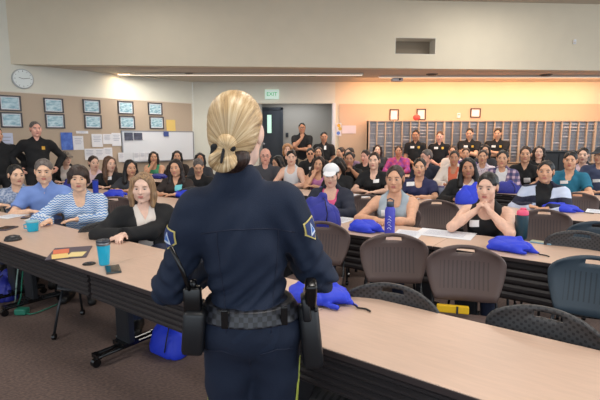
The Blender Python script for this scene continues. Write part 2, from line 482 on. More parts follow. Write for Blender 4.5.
def make_person(label, loc, yaw, top, pose='table', look=(0, 0, 0), skin='tan', hair=('long', 'black'), tops=(('shirt', 'tee', 'black'),), bottom='denim',
                w=1.0, male=False, lean=.06, vox=.012, seated=True, glasses=None, badge=None, hs=1.0, group=None, arms=None, cap=None, cat='person',
                lips=(196, 118, 110), twist=0, shoe='shoe', faceless=False, side=0.):
    hs = hs * 1.04
    B = Body()
    if seated:
        pz = .55; nb = top - .275 * hs; L = (nb - pz) / math.cos(lean)
    else:
        pz = .535 * top; nb = top - .285 * hs; L = (nb - pz) / math.cos(lean)
    T = Fr(rz(twist) @ ry(side) @ rx(lean), (0, .0, pz)); B.T = T
    if male: w = w * 1.1
    f = L / .48
    ch = np.array(T.p(0, .012, L + .02))
    Rh = rz(look[0]) @ rx(look[1]) @ ry(look[2])
    hc = ch + rx(lean * .6) @ np.array([0, -.018, .135 * hs]) ; hc[2] = top - .113 * hs; h = Fr(Rh, hc, hs); B.h = h
    torso = [T.el((0, .005, 0), (.165 * w, .118, .115), k=.04, tag='torso'),
             T.el((0, -.004 if not male else -.012, .16 * f), (.134 * w, .098 * (1 + (w - 1) * 1.2), .14 * f), k=.05, tag='torso'),
             T.el((0, .006, .31 * f), (.150 * w, .104, .155 * f), k=.05, tag='torso'),
             T.rc((-.115 * w, .014, L - .062), (.115 * w, .014, L - .062), .056, .056, k=.05, tag='torso'),
             T.rc((-.085 * w, .018, L - .035), (0, .020, L + .035), .040, .046, k=.04, tag='torso'), T.rc((.085 * w, .018, L - .035), (0, .020, L + .035), .040, .046, k=.04, tag='torso')]
    if not male:
        for s in (-1, 1): torso.append(T.el((s * .066 * w, -.082, .30 * f), (.060, .052, .058), k=.04, tag='torso'))
    neck = [RC(T.p(0, .016, L - .01), h.p(0, .016, -.05), .056 if male else .049, .056 if male else .049, k=.025, tag='neck')]
    hp = head_prims(h, male)
    ar = []; B.arm = {}
    l1, l2 = .29 * (1.05 if male else .97), .25 * (1.05 if male else .97)
    for s, nm in ((1, 'L'), (-1, 'R')):
        S = T.p(s * .162 * w, .012, L - .062)
        if arms and nm in arms: W, hint, hd, hn, curl = arms[nm]
        elif pose == 'table': W, hint, hd, hn, curl = (s * .10, -.36 - .03 * s, .775), (s * .9, .25, -.55), (-s * .95, -.25, 0), (0, 0, -1), .35
        elif pose == 'lap': W, hint, hd, hn, curl = (s * .10, -.30, .64), (s * .7, .5, -.3), (-s * .5, -.8, -.1), (0, 0, -1), .35
        elif pose == 'chin' and s < 0: W, hint, hd, hn, curl = tuple(h.p(-.045, -.115, -.165)), (-.35, -.55, -.75), (.25, .15, .95), (0.3, .9, 0), 1.1
        elif pose == 'chin': W, hint, hd, hn, curl = (-.02, -.30, .785), (.9, .1, -.5), (-1, -.1, 0), (0, 0, -1), .4
        elif pose == 'clasp': W, hint, hd, hn, curl = tuple(h.p(s * .055, -.125, -.165)), (s * .75, -.35, -.6), (-s * .55, .05, .75), (-s, .1, -.4), .9
        elif pose == 'crossed': W, hint, hd, hn, curl = tuple(T.p(-s * .10, -.165 - .03 * (s > 0), L - .265 + .025 * s)), (s * .9, -.1, -.5), (-s * 1, .25, .15), (0, 1, 0), .4
        elif pose == 'front': W, hint, hd, hn, curl = tuple(T.p(s * .035, -.17, .02)), (s * .9, .5, 0), (-s * .35, -.15, -.9), (0, 1, 0), .5
        elif pose == 'hips': W, hint, hd, hn, curl = tuple(T.p(s * .225 * w, -.05, .05)), (s * .8, .6, .1), (-s * .3, -.75, -.5), (-s * .9, 0, -.2), .6
        elif pose == 'sides': W, hint, hd, hn, curl = tuple(T.p(s * .25 * w, -.03, -.06)), (s * .3, .9, 0), (0, -.1, -1), (-s, 0, 0), .4
        E = ik(S, W, l1, l2, hint); W = np.array(W, float)
        B.arm[nm] = (S, E, W)
        mu = 1.08 if male else 1.0
        ar += [RC(S, S + (E - S) * .25, .058 * mu, .050 * mu, k=.045, tag='u' + nm), RC(S, E, .049 * mu, .040 * mu, k=.03, tag='u' + nm), RC(E, E + (W - E) * .45, .040 * mu, .040 * mu, k=.02, tag='f' + nm), RC(E + (W - E) * .35, W, .041 * mu, .027 * mu, k=.02, tag='f' + nm)]
        ar += hand_prims(W, np.array(hd, float), np.array(hn, float), 1 if nm == 'R' else -1, curl, 1.0 if male else .94)
    legs = []; feet = []; B.leg = {}
    for s in (-1, 1):
        if seated:
            H_, K_, A_ = V(s * .088, -.02, pz - .005), V(s * .105, -.43, .535), V(s * .11, -.40 - .06 * s, .085)
        else:
            H_, K_, A_ = V(s * .088 * w, 0, pz - .02), V(s * .095 * w, -.02, pz * .53), V(s * .10 * w, .012, .085)
        B.leg[s] = (H_, K_, A_)
        legs += [RC(H_, K_, .088 * w ** .5, .058, k=.04, tag='leg'), RC(K_, K_ + (A_ - K_) * .4, .057, .055, k=.03, tag='leg'), RC(K_ + (A_ - K_) * .35, A_, .056, .036, k=.03, tag='leg')]
        feet += [RC(A_, A_ + V(0, .02, -.045), .038, .036, k=.02, tag='foot'), RC(A_ + V(0, .01, -.045), A_ + V(s * .02, -.15, -.055), .038, .030, k=.03, tag='foot')]
    allp = torso + legs + feet + neck + hp + ar
    lo, hi = bounds(allp, .05); lo[2] = min(lo[2], -.03)
    hx = h.p(0, 0, 0)
    vf = vox * .62
    axes = [axis(lo[0], hi[0], vox, hx[0] - .10, hx[0] + .10, vf), axis(lo[1], hi[1], vox, hx[1] - .13, hx[1] + .10, vf), axis(lo[2], hi[2], vox, hx[2] - .14, hx[2] + .13, vf)]
    v, q = nets(field(allp, axes), axes)
    body = link('person', np_mesh('person', v, q), skin_mat(skin))
    body.location = loc; body.rotation_euler[2] = yaw
    tag(body, label, cat, group)
    B.o = body; B.prims = allp; B.layers = []
    # clothes
    leg_off = .012
    bm_ = MATS[bottom] if isinstance(bottom, str) else bottom
    lp = legs + [torso[0]]
    kn = None
    sculpt('trousers', lp, vox * 1.15, bm_, body, leg_off, [wrinkle(.004)])
    sculpt('shoe', feet[:2], vox, MATS[shoe], body, .010); sculpt('shoe', feet[2:], vox, MATS[shoe], body, .010)
    off = .010
    for i, (nm, kind, mm) in enumerate(tops):
        pr = list(torso)
        off = .012 + .010 * i
        cuts = []
        sl = {'tank': 0, 'tee': .62, 'long': 2, 'jacket': 2, 'elbow': .95}[kind.split('_')[0]]
        for nm2 in ('L', 'R'):
            S, E, W = B.arm[nm2]
            mu = 1.08 if male else 1.0
            if 0 < sl <= 1:
                e = S + (E - S) * sl; d = (E - S) / np.linalg.norm(E - S)
                pr += [RC(S, S + (E - S) * .25, .058 * mu, .052 * mu, k=.045), RC(S, e + d * .03, .051 * mu, .052 * mu, k=.03, clip=(e, d))]
            elif sl > 1:
                d = (W - E) / np.linalg.norm(W - E)
                pr += [RC(S, S + (E - S) * .25, .058 * mu, .050 * mu, k=.045), RC(S, E, .052 * mu, .045 * mu, k=.03), RC(E, W, .046 * mu, .034 * mu, k=.025, clip=(W - d * .01, d))]
        if kind.startswith('tank'):
            pr.append(RC(T.p(0, -.07, L - .02), T.p(0, -.06, L + .12), .085, .11, k=.012, sub=True))
            for s in (-1, 1): pr.append(RC(T.p(s * .19 * w, -.03, L - .06), T.p(s * .17 * w, .0, L + .1), .062, .08, k=.012, sub=True))
        elif '_v' in kind:
            pr.append(RC(T.p(0, -.10, L - .10), T.p(0, -.03, L + .06), .012, .075, k=.012, sub=True))
        elif '_scoop' in kind:
            pr.append(RC(T.p(0, -.09, L - .045), T.p(0, -.03, L + .07), .060, .085, k=.012, sub=True))
        elif '_high' in kind:
            pr.append(RC(T.p(0, .012, L - .02), T.p(0, .010, L + .045), .060, .056, k=.02)); 
            pr.append(RC(T.p(0, -.02, L + .10), T.p(0, -.03, L + .25), .075, .12, k=.01, sub=True))
        elif '_collar' in kind:
            pr.append(RC(T.p(0, .010, L - .0), T.p(0, .014, L + .030), .062, .060, k=.015))
            pr.append(RC(T.p(0, -.085, L - .05), T.p(0, -.03, L + .12), .022, .075, k=.01, sub=True))
        else:
            pr.append(RC(T.p(0, -.04, L + .012), T.p(0, -.02, L + .12), .058, .085, k=.012, sub=True))
        if '_open' in kind:
            cuts.append(jacket_open(T, .030, .085, L - .03, .02))
            cuts.append(jacket_open(T, .062, .040, L + .02, L - .20, -.0))
        cuts.append(wrinkle(.0055 if vox < .011 else .003) if vox > .007 else cloth_folds(T, B))
        pr2 = pr
        sculpt(nm, pr2, vox, MATS[mm] if isinstance(mm, str) else mm, body, off, cuts)
        B.layers.append((pr2, off))
    # hair, face
    if hair:
        st, hm = hair
        hm = MATS['hair_' + hm]
        if st: sculpt('hair', hair_prims(h, st), min(vox, .010) * .8, hm, body, 0, [wrinkle(.003, 1.6)] + ([cap_cut(h)] if cap else []))
        bm2 = hm
    else: bm2 = MATS['hair_brown']
    if not faceless:
        push = .002 + max(0, vox - .009) * .4
        for s in (-1, 1):
            feat('eye', FEAT['eye'], None, body, h, s * .030, head_surface(s * .030, .006, male) + .0025 - push, .006, s * -.12)
            feat('eyebrow', FEAT['brow'], bm2 if hair and hair[1] not in ('blond', 'grey') else MATS['hair_brown'], body, h, s * .031, head_surface(s * .031, .027, male) - push, .027, 0, s)
        feat('lips', FEAT['lips'], mat('lips_%d' % lips[0], lips, .4), body, h, 0, head_surface(0, -.053, male) - push, -.053)
    if glasses:
        fr = new()
        for s in (-1, 1):
            tube(fr, [h.p(s * .031 + .019 * math.cos(a), -.108, .004 + .014 * math.sin(a)) for a in np.linspace(0, 2 * math.pi, 17)], .0022, 6, False)
            tube(fr, [h.p(s * .050, -.106, .008), h.p(s * .078, -.06, .008), h.p(s * .080, .01, .004)], .0022, 6)
        tube(fr, [h.p(-.012, -.108, .008), h.p(0, -.111, .010), h.p(.012, -.108, .008)], .0022, 6)
        g = obj('glasses', fr, MATS['black_gloss'], body, True)
        if glasses == 'sun':
            for s in (-1, 1):
                lb = new(); tube(lb, [h.p(s * .031, -.107, .004), h.p(s * .031, -.110, .004)], .018, 14); obj('lens', lb, MATS['black_gloss'], g, True)
    if cap: make_cap(h, cap, body, vox)
    if badge: add_badge(B, *badge)
    B.axes = axes; B.L = L; B.f = f; B.w = w
    return B
def cap_cut(h):
    o = h.p(0, 0, .060); n = h.R[:, 2]
    def fn(X, Y, Z, D): return np.maximum(D, (X - o[0]) * n[0] + (Y - o[1]) * n[1] + (Z - o[2]) * n[2])
    return fn
def make_cap(h, m, body, vox):
    o = h.p(0, 0, .048); n = -h.R[:, 2]
    dome = h.el((0, .016, .044), (.089, .106, .088), k=.01, clip=(o, n))
    brim = h.el((0, -.105, .052), (.070, .085, .007), rx(.18), k=.01)
    c = sculpt('cap', [dome, brim], min(vox, .008) * .75, MATS[m[0]], body)
    bt = new(); blob(bt, h.p(0, .016, .132), (.008, .008, .005), 10, 6); obj('cap_button', bt, MATS[m[0]], c, True)
def surface_y(layers, x, z):
    y = np.linspace(-.45, .1, 551); best = None
    for pr, off in layers:
        d = sample(pr, np.stack([np.full_like(y, x), y, np.full_like(y, z)], 1), off)
        i = np.argmax(d < 0)
        if d[i] < 0: best = y[i] if best is None else min(best, y[i])
    return -.13 if best is None else best
def patch_on(B, x, z, w, hgt, nm, m, parent=None, nx=4, nz=4, lift=.0085, tilt=0, outline=None):
    """a thin cloth or paper patch laid on the front of the clothes"""
    bm = new(); gr = {}
    for i in range(nx + 1):
        for j in range(nz + 1):
            u, v_ = (i / nx - .5) * w, (j / nz - .5) * hgt
            px = x + u * math.cos(tilt) - v_ * math.sin(tilt); pz = z + u * math.sin(tilt) + v_ * math.cos(tilt)
            gr[i, j] = bm.verts.new((px, surface_y(B.layers, px, pz) - lift, pz))
    for i in range(nx):
        for j in range(nz): bm.faces.new((gr[i, j], gr[i + 1, j], gr[i + 1, j + 1], gr[i, j + 1]))
    bmesh.ops.recalc_face_normals(bm, faces=bm.faces)
    bmesh.ops.solidify(bm, geom=bm.faces[:], thickness=.0025)
    return obj(nm, bm, m, parent or B.o)
def add_badge(B, x, z, w=.085, hgt=.055, m='badge', tilt=.1):
    if isinstance(z, str): z = 0
    zz = B.T.o[2] + z
    patch_on(B, x, zz, w, hgt, 'name_badge', MATS[m], tilt=tilt)
# ---------------------------------------------------------------- palette
for n, c, r in (('black', (24, 25, 28), .85), ('charcoal', (58, 60, 66), .85), ('navy', (38, 42, 82), .8), ('darknavy', (27, 34, 54), .75), ('white', (225, 226, 230), .75), ('green', (70, 160, 120), .7),
                ('purple', (110, 70, 150), .75), ('magenta', (190, 70, 120), .75), ('orange', (214, 110, 80), .75), ('teal', (30, 112, 142), .75), ('pink', (225, 90, 140), .7), ('pinkwhite', (232, 205, 215), .75),
                ('lightblue', (120, 150, 215), .75), ('greytank', (168, 182, 192), .75), ('bluegrey', (60, 70, 100), .75), ('cream', (232, 222, 214), .75), ('lilac', (190, 120, 170), .75), ('brownblack', (45, 36, 34), .8), ('greyshirt', (72, 74, 82), .8), ('mauve', (150, 120, 150), .8)):
    mat(n, c, r, bump=.12, nscale=220)
mat('denim', (38, 46, 72), .8, noise=.15, nscale=120); mat('khaki', (176, 160, 138), .8, noise=.06); mat('slacks', (28, 28, 32), .8); mat('shoe', (26, 24, 24), .5); mat('badge', (238, 238, 240), .5)
mat('black_gloss', (14, 14, 16), .25); mat('metal', (150, 152, 156), .35, metal=.9); mat('gold', (205, 160, 70), .35, metal=.7); mat('paper', (236, 238, 244), .7); mat('cyan_badge', (120, 215, 225), .5)
mat_pattern('floral', 'blotch', (84, 104, 146), (176, 186, 205), (120, 138, 172), 1.6); mat_pattern('zigzag', 'zigzag', (104, 150, 208), (216, 226, 238), None, 1.5); mat_pattern('plaid', 'plaid', (58, 66, 110), (196, 172, 188), (112, 96, 132), .8)
mat_pattern('bands', 'bands', (200, 212, 236), (30, 34, 58), None, .62); mat_pattern('camo', 'blotch', (70, 64, 60), (150, 138, 128), (104, 96, 88), 1.6); mat_pattern('whiteprint', 'blotch', (150, 120, 140), (238, 228, 236), (215, 200, 215), 1.5)
mat_pattern('pinkgrad', 'blotch', (206, 84, 106), (140, 66, 150), (186, 74, 128), .5)
hair_mat('black', (16, 13, 14)); hair_mat('brown', (50, 34, 28)); hair_mat('darkbrown', (34, 24, 22)); hair_mat('lightbrown', (110, 78, 56), (72, 50, 38)); hair_mat('blond', (214, 174, 120), (150, 112, 78)); hair_mat('darkblond', (176, 142, 104), (116, 90, 68)); hair_mat('grey', (120, 112, 108), (78, 70, 68)); hair_mat('curlyblond', (190, 140, 90), (120, 80, 50))
WALL = mat('painted_wall', (228, 218, 196), .85, noise=.015, nscale=3); TACK = mat('tack_panel', (196, 178, 158), .9, noise=.03, nscale=160, bump=.1)
BEIGE = mat('beige_panel', (214, 186, 160), .9, noise=.03, nscale=160, bump=.1); CEIL = mat('ceiling_paint', (206, 198, 186), .9); TRIM = mat('pale_trim', (226, 220, 208), .6)
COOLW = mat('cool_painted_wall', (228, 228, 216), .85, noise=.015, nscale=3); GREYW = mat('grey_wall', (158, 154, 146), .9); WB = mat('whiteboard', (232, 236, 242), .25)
LAM = mat('table_laminate', (210, 180, 160), .38, noise=.035, nscale=9, stretch=(1, 8, 1)); EDGE = mat('edge_band', (52, 42, 42), .6); PANEL = mat('panel_dark', (38, 33, 35), .55)
CHB = mat_pattern('chair_brown', 'slots', (92, 74, 70), (74, 60, 58), None, 1, .5); CHD = mat_pattern('chair_mesh', 'dots', (62, 62, 64), (34, 35, 38), None, 1, .5); CHT = mat_pattern('chair_slate', 'slots', (52, 66, 78), (38, 50, 60), None, 1, .5)
FRAME = mat('chair_frame', (60, 62, 66), .4, metal=.6); BLUE = mat('bag_blue', (36, 62, 214), .55, bump=.5, nscale=18); DBLUE = mat('bag_dark_blue', (36, 44, 146), .55, bump=.5, nscale=18); CORD = mat('cord_black', (20, 20, 24), .7)

def carpet():
    m = mat('carpet', (116, 96, 88), .95, noise=.2, nscale=26, bump=.5, stretch=(1.6, 5, 1), col2=(84, 70, 66))
    return m
# ---------------------------------------------------------------- the room
CORNER = Vector((-2.68, 11.5, 0)); LW = Vector((.685, .728, 0)); LN = Vector((.728, -.685, 0))       # left wall direction and its inward normal
def lw(t, off=0, z=0):
    p = Vector((-5.6, 8.4, 0)) + LW * t + LN * off; return Vector((p.x, p.y, z))
def lw_at(px, py, off=.0):
    d = Vector(ray(px, py)); o = lw(0, off)
    t = o.dot(LN) / Vector((d.x, d.y, 0)).dot(LN)
    return Vector((d.x * t, d.y * t, CAM_H + d.z * t))
LYAW = math.atan2(LW.y, LW.x)               # things hung on the left wall: local +X along the wall, local -Y into the room
BY = 11.5; ZC = 2.92; ZT = 2.385; ZU = 4.18
b = new(); box(b, (0, 5, -.05), (24, 22, .1)); struct('floor', b, carpet())
b = new(); a0, a1 = lw(-6), lw((CORNER - lw(0)).length)
prism(b, [a0, a1, a1 - LN * .15, a0 - LN * .15], 0, ZU); struct('wall_left', b, COOLW)
b = new(); prism(b, [lw(-6, .0), lw(4.2, 0), lw(4.2, .02), lw(-6, .02)], 0.1, ZT); struct('trim_1', b, TACK)
b = new(); prism(b, [lw(-6, .0), lw(4.24, 0), lw(4.24, .026), lw(-6, .026)], ZT, ZT + .02); struct('trim_2', b, TRIM)
RX0 = aty(258, 120, BY).x; RX1 = aty(335, 120, BY).x; RZ = aty(300, 103.5, BY).z
b = new(); box(b, ((CORNER.x + RX0) / 2, BY + .075, ZU / 2), (RX0 - CORNER.x, .15, ZU)); struct('wall_back', b, COOLW)
b = new(); box(b, ((RX0 + RX1) / 2, BY + .075, (RZ + ZU) / 2), (RX1 - RX0, .15, ZU - RZ)); struct('wall_header', b, COOLW)
b = new(); box(b, ((RX1 + 10) / 2, BY + .075, ZU / 2), (10 - RX1, .15, ZU)); struct('wall_right', b, WALL)
b = new(); box(b, ((RX1 + .1 + 10) / 2, BY - .012, 1.2), (9.9 - RX1, .024, 2.37)); struct('trim_3', b, BEIGE)
b = new(); box(b, (RX1 - .035, BY - .02, RZ / 2), (.08, .2, RZ), bevel=.008); struct('trim_4', b, mat('white_post', (226, 226, 232), .5))
RY = 12.9
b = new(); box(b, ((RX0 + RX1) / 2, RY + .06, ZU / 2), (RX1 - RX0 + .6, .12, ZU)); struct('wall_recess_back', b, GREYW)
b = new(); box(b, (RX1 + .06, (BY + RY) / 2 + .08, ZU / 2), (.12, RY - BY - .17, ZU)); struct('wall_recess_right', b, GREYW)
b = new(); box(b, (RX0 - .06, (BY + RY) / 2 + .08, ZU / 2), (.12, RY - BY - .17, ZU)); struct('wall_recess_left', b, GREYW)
b = new(); box(b, ((RX0 + RX1) / 2, (BY + RY) / 2 + .08, RZ + .25), (RX1 - RX0 - .02, RY - BY - .17, .1)); struct('ceiling_recess', b, CEIL)
# unseen window frames added around the daylight area lights, behind and right of the camera
for nm, x, y, w_, d_ in (('window_1', 9.35, 2.0, .08, 9.1), ('window_2', 0, -2.75, 9.1, .08)):
    b = new()
    for z in (.95, 3.65): box(b, (x, y, z), (w_, d_, .08))
    for k in range(7):
        q_ = (k / 6 - .5) * 9.1
        box(b, (x + (q_ if w_ > 1 else 0), y + (q_ if d_ > 1 else 0), 2.3), (.08, .08, 2.62))
    struct(nm, b, TRIM)
# exit door in the recess
dx0, dx1 = aty(251, 130, RY).x, aty(283, 130, RY).x; dz = aty(270, 108, RY).z
DOOR = mat('door_dark', (52, 58, 66), .6)
b = new(); box(b, ((dx0 + dx1) / 2, RY - .03, dz / 2), (dx1 - dx0 - .12, .05, dz - .06), bevel=.004); door = struct('door_1', b, DOOR)
b = new()
for x in (dx0 + .03, dx1 - .03): box(b, (x, RY - .045, dz / 2), (.07, .09, dz))
box(b, ((dx0 + dx1) / 2, RY - .045, dz - .02), (dx1 - dx0, .09, .07)); obj('door_frame', b, mat('door_frame_dark', (44, 50, 58), .5), door)
gx, gz0, gz1 = aty(269.5, 125, RY).x, aty(269, 133, RY).z, aty(269, 115, RY).z
b = new(); box(b, (gx, RY - .058, (gz0 + gz1) / 2), (.12, .012, gz1 - gz0)); obj('door_glass', b, mat('door_daylight', (190, 226, 205), .3, emit=.75), door)
b = new()
for s in (-1, 1): box(b, (gx + s * .07, RY - .06, (gz0 + gz1) / 2), (.02, .02, gz1 - gz0 + .04))
for z in (gz0 - .01, gz1 + .01): box(b, (gx, RY - .06, z), (.16, .02, .02))
obj('glass_bead', b, DOOR, door)
b = new(); tube(b, [(dx1 - .17, RY - .06, 1.0), (dx1 - .17, RY - .12, 1.0), (dx1 - .29, RY - .12, 1.0)], .012); obj('door_handle', b, MATS['metal'], door, True)
# bulkhead, lower and upper ceilings
BL, BR = Vector((-5.62, 8.62, 0)), Vector((8.6, 9.6, 0)); bd = (BR - BL).normalized(); bn = Vector((-bd.y, bd.x, 0)); BYAW = math.atan2(bd.y, bd.x)
b = new(); prism(b, [BL + bn * .2, BR + bn * .2, Vector((10, BY, 0)), CORNER], ZC, ZC + .1); struct('ceiling_lower', b, CEIL)
b = new(); prism(b, [Vector((-10, -3, 0)), Vector((10, -3, 0)), BR + bn * .2 + Vector((1.4, .1, 0)), BL + bn * .2 - Vector((4.4, .3, 0))], ZU, ZU + .1); struct('ceiling', b, mat('ceiling_upper', (196, 184, 166), .9))
# the duct opening in the bulkhead
def bk(px, py, off=0.):
    d = Vector(ray(px, py)); nn = -bn; o = BL + nn * off
    t = o.dot(nn) / Vector((d.x, d.y, 0)).dot(nn); return Vector((d.x * t, d.y * t, CAM_H + d.z * t))
v0, v1 = bk(395, 54), bk(436, 38); vw = (v1 - v0).dot(bd); vh = v1.z - v0.z; vc = (v0 + v1) / 2
ua, ub = (v0 - BL).dot(bd), (v1 - BL).dot(bd); uL = (BR - BL).dot(bd)
def bq(u, off=0.): q_ = BL + bd * u + bn * off; return (q_.x, q_.y)
b = new()
for u0, u1, z0_, z1_ in ((0, ua, ZC - .02, ZU + .02), (ub, uL, ZC - .02, ZU + .02), (ua, ub, ZC - .02, v0.z), (ua, ub, v1.z, ZU + .02)):
    prism(b, [bq(u0), bq(u1), bq(u1, .2), bq(u0, .2)], z0_, z1_)
struct('wall_bulkhead', b, WALL)
t = thing('air_vent', 'rectangular recessed air vent opening high on the cream upper wall', 'vent', vc, BYAW)
b = new()
for s in (-1, 1):
    box(b, (s * (vw / 2 - .004), .16, 0), (.008, .32, vh)); box(b, (0, .16, s * (vh / 2 - .004)), (vw - .016, .32, .008))
obj('vent_lining', b, TRIM, t)
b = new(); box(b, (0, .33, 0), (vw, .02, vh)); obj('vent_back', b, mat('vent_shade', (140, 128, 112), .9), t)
p = bk(574, 42); t = thing('wall_sensor', 'small white sensor on the cream upper wall at right', 'sensor', p, BYAW)
b = new(); box(b, (0, -.018, 0), (.055, .034, .09), bevel=.008); obj('sensor_body', b, MATS['paper'], t)
b = new(); blob(b, (0, -.035, -.015), (.016, .008, .016)); obj('sensor_lens', b, TRIM, t, True)
# strip lights and small fixtures on the lower ceiling
STRIP = mat('strip_glow', (255, 238, 214), .4, emit=1.0)
for x0, x1, y, lab, e in ((-3.9, 1.35, 9.95, 'long bright strip light on the left part of the lower ceiling', 1.6), (1.75, 8.2, 10.35, 'long dim strip light on the right part of the lower ceiling', .9)):
    t = thing('strip_light', lab, 'ceiling light', ((x0 + x1) / 2, y, ZC - .004), 0, None)
    b = new(); box(b, (0, 0, -.018), (x1 - x0, .09, .036), bevel=.004); obj('light_housing', b, TRIM, t)
    b = new(); box(b, (0, 0, -.04), (x1 - x0 - .04, .035, .012)); obj('diffuser', b, STRIP if e > 1 else mat('strip_glow_dim', (255, 226, 196), .4, emit=.75), t)
for i, (px, py, lab) in enumerate(((190, 73.5, 'dark recessed ceiling speaker left of the blond officer'), (312, 74.5, 'dark recessed ceiling speaker above the exit door recess'), (432, 74, 'dark recessed ceiling speaker right of the projector'), (546, 74.5, 'dark recessed ceiling speaker near the right picture edge'))):
    q = atz(px, py, ZC)
    t = thing('ceiling_speaker', lab, 'ceiling speaker', (q.x, q.y, ZC), 0, 'ceiling speakers')
    b = new(); lathe(b, [(0, -.02), (.11, -.02), (.13, -.012), (.13, 0), (0, 0)], 24); obj('speaker_rim', b, mat('speaker_rim_grey', (120, 112, 104), .6), t, True)
    b = new(); lathe(b, [(0, -.026), (.095, -.026), (.1, -.021), (0, -.021)], 24); obj('speaker_grille', b, mat('speaker_dark', (70, 62, 58), .7), t, True)
q = atz(397, 76, ZC); t = thing('projector', 'small grey projector hanging under the lower ceiling', 'projector', (q.x, q.y, ZC), 0)
b = new(); tube(b, [(0, 0, 0), (0, 0, -.05)], .02); obj('mount', b, MATS['metal'], t, True)
b = new(); box(b, (0, 0, -.085), (.24, .2, .07), bevel=.015); pj = obj('projector_case', b, mat('projector_grey', (150, 150, 158), .5), t)
b = new(); tube(b, [(.04, -.10, -.085), (.04, -.125, -.085)], .022); obj('lens', b, MATS['black_gloss'], t, True)

# ---------------------------------------------------------------- on the walls
def hang(name, label, cat, p, w, h, yaw, frame_m, mat_m, pic_m, fw=.022, group=None, depth=.025):
    t = thing(name, label, cat, p, yaw, group)
    b = new()
    for s in (-1, 1):
        box(b, (s * (w / 2 - fw / 2), -depth / 2, 0), (fw, depth, h)); box(b, (0, -depth / 2, s * (h / 2 - fw / 2)), (w - 2 * fw, depth, fw))
    obj('frame', b, frame_m, t)
    b = new(); box(b, (0, -.006, 0), (w - 2 * fw, .008, h - 2 * fw)); obj('mount_board', b, mat_m, t)
    b = new(); box(b, (0, -.011, 0), (w - 2 * fw - .035, .003, h - 2 * fw - .035)); obj('picture', b, pic_m, t)
    return t
FRM = mat('picture_frame', (62, 60, 66), .4)
def photo_reflection_mat(i):
    m = mat('framed_photo_%d' % i, (120, 168, 188), .25, noise=.2, nscale=6 + i, col2=(206, 232, 240), stretch=(1, 1, 2.5)); return m  # pale cyan of windows reflected in the glass, put into the picture colour
cols = [10, 53.5, 91.5, 125.5, 155]
words = ['nearest the clock', 'second from the clock', 'above the blue poster', 'above the whiteboard edge', 'farthest along the left wall']
words = ['leftmost of five columns under the clock', 'second column from the left', 'third column from the left', 'fourth column from the left', 'rightmost column, by the wall corner']
tops_y = [(103.2, 120), (105.5, 121.2), (106.5, 121.8), (107.7, 122.5), (109, 122.8)]
for i, px in enumerate(cols):
    for j in (0, 1):
        p = lw_at(px + (1.5 if j else 0), tops_y[i][j], .02)
        hang('framed_photo', ('upper' if j == 0 else 'lower') + ' dark framed photo on left wall, ' + words[i], 'picture', p, .36, .285, LYAW, FRM, MATS['paper'], photo_reflection_mat(i * 2 + j), .024, 'framed photos on the left wall')
p = lw_at(22.5, 79, .0); t = thing('wall_clock', 'round white wall clock high on the left wall', 'clock', p, LYAW)
b = new(); tube(b, [(0, 0, 0), (0, -.03, 0), (0, -.04, 0)], [.185, .185, .172], 40); obj('clock_case', b, mat('clock_rim', (190, 196, 200), .4), t, True)
b = new(); tube(b, [(0, -.040, 0), (0, -.042, 0)], .165, 40); cf = obj('clock_face', b, mat('clock_white', (232, 242, 242), .4), t)
b = new()
for k in range(12):
    a = k * math.pi / 6; box(b, (.14 * math.sin(a), -.044, .14 * math.cos(a)), (.006, .003, .026 if k % 3 == 0 else .016), rot=Matrix.Rotation(a, 3, 'Y'))
obj('hour_mark', b, MATS['charcoal'], t)
for nm, a, l in (('hour_hand', R(285), .075), ('minute_hand', R(80), .115)):
    b = new(); box(b, (l / 2 * math.sin(a), -.047, l / 2 * math.cos(a)), (.007, .003, l), rot=Matrix.Rotation(a, 3, 'Y')); obj(nm, b, MATS['charcoal'], t)
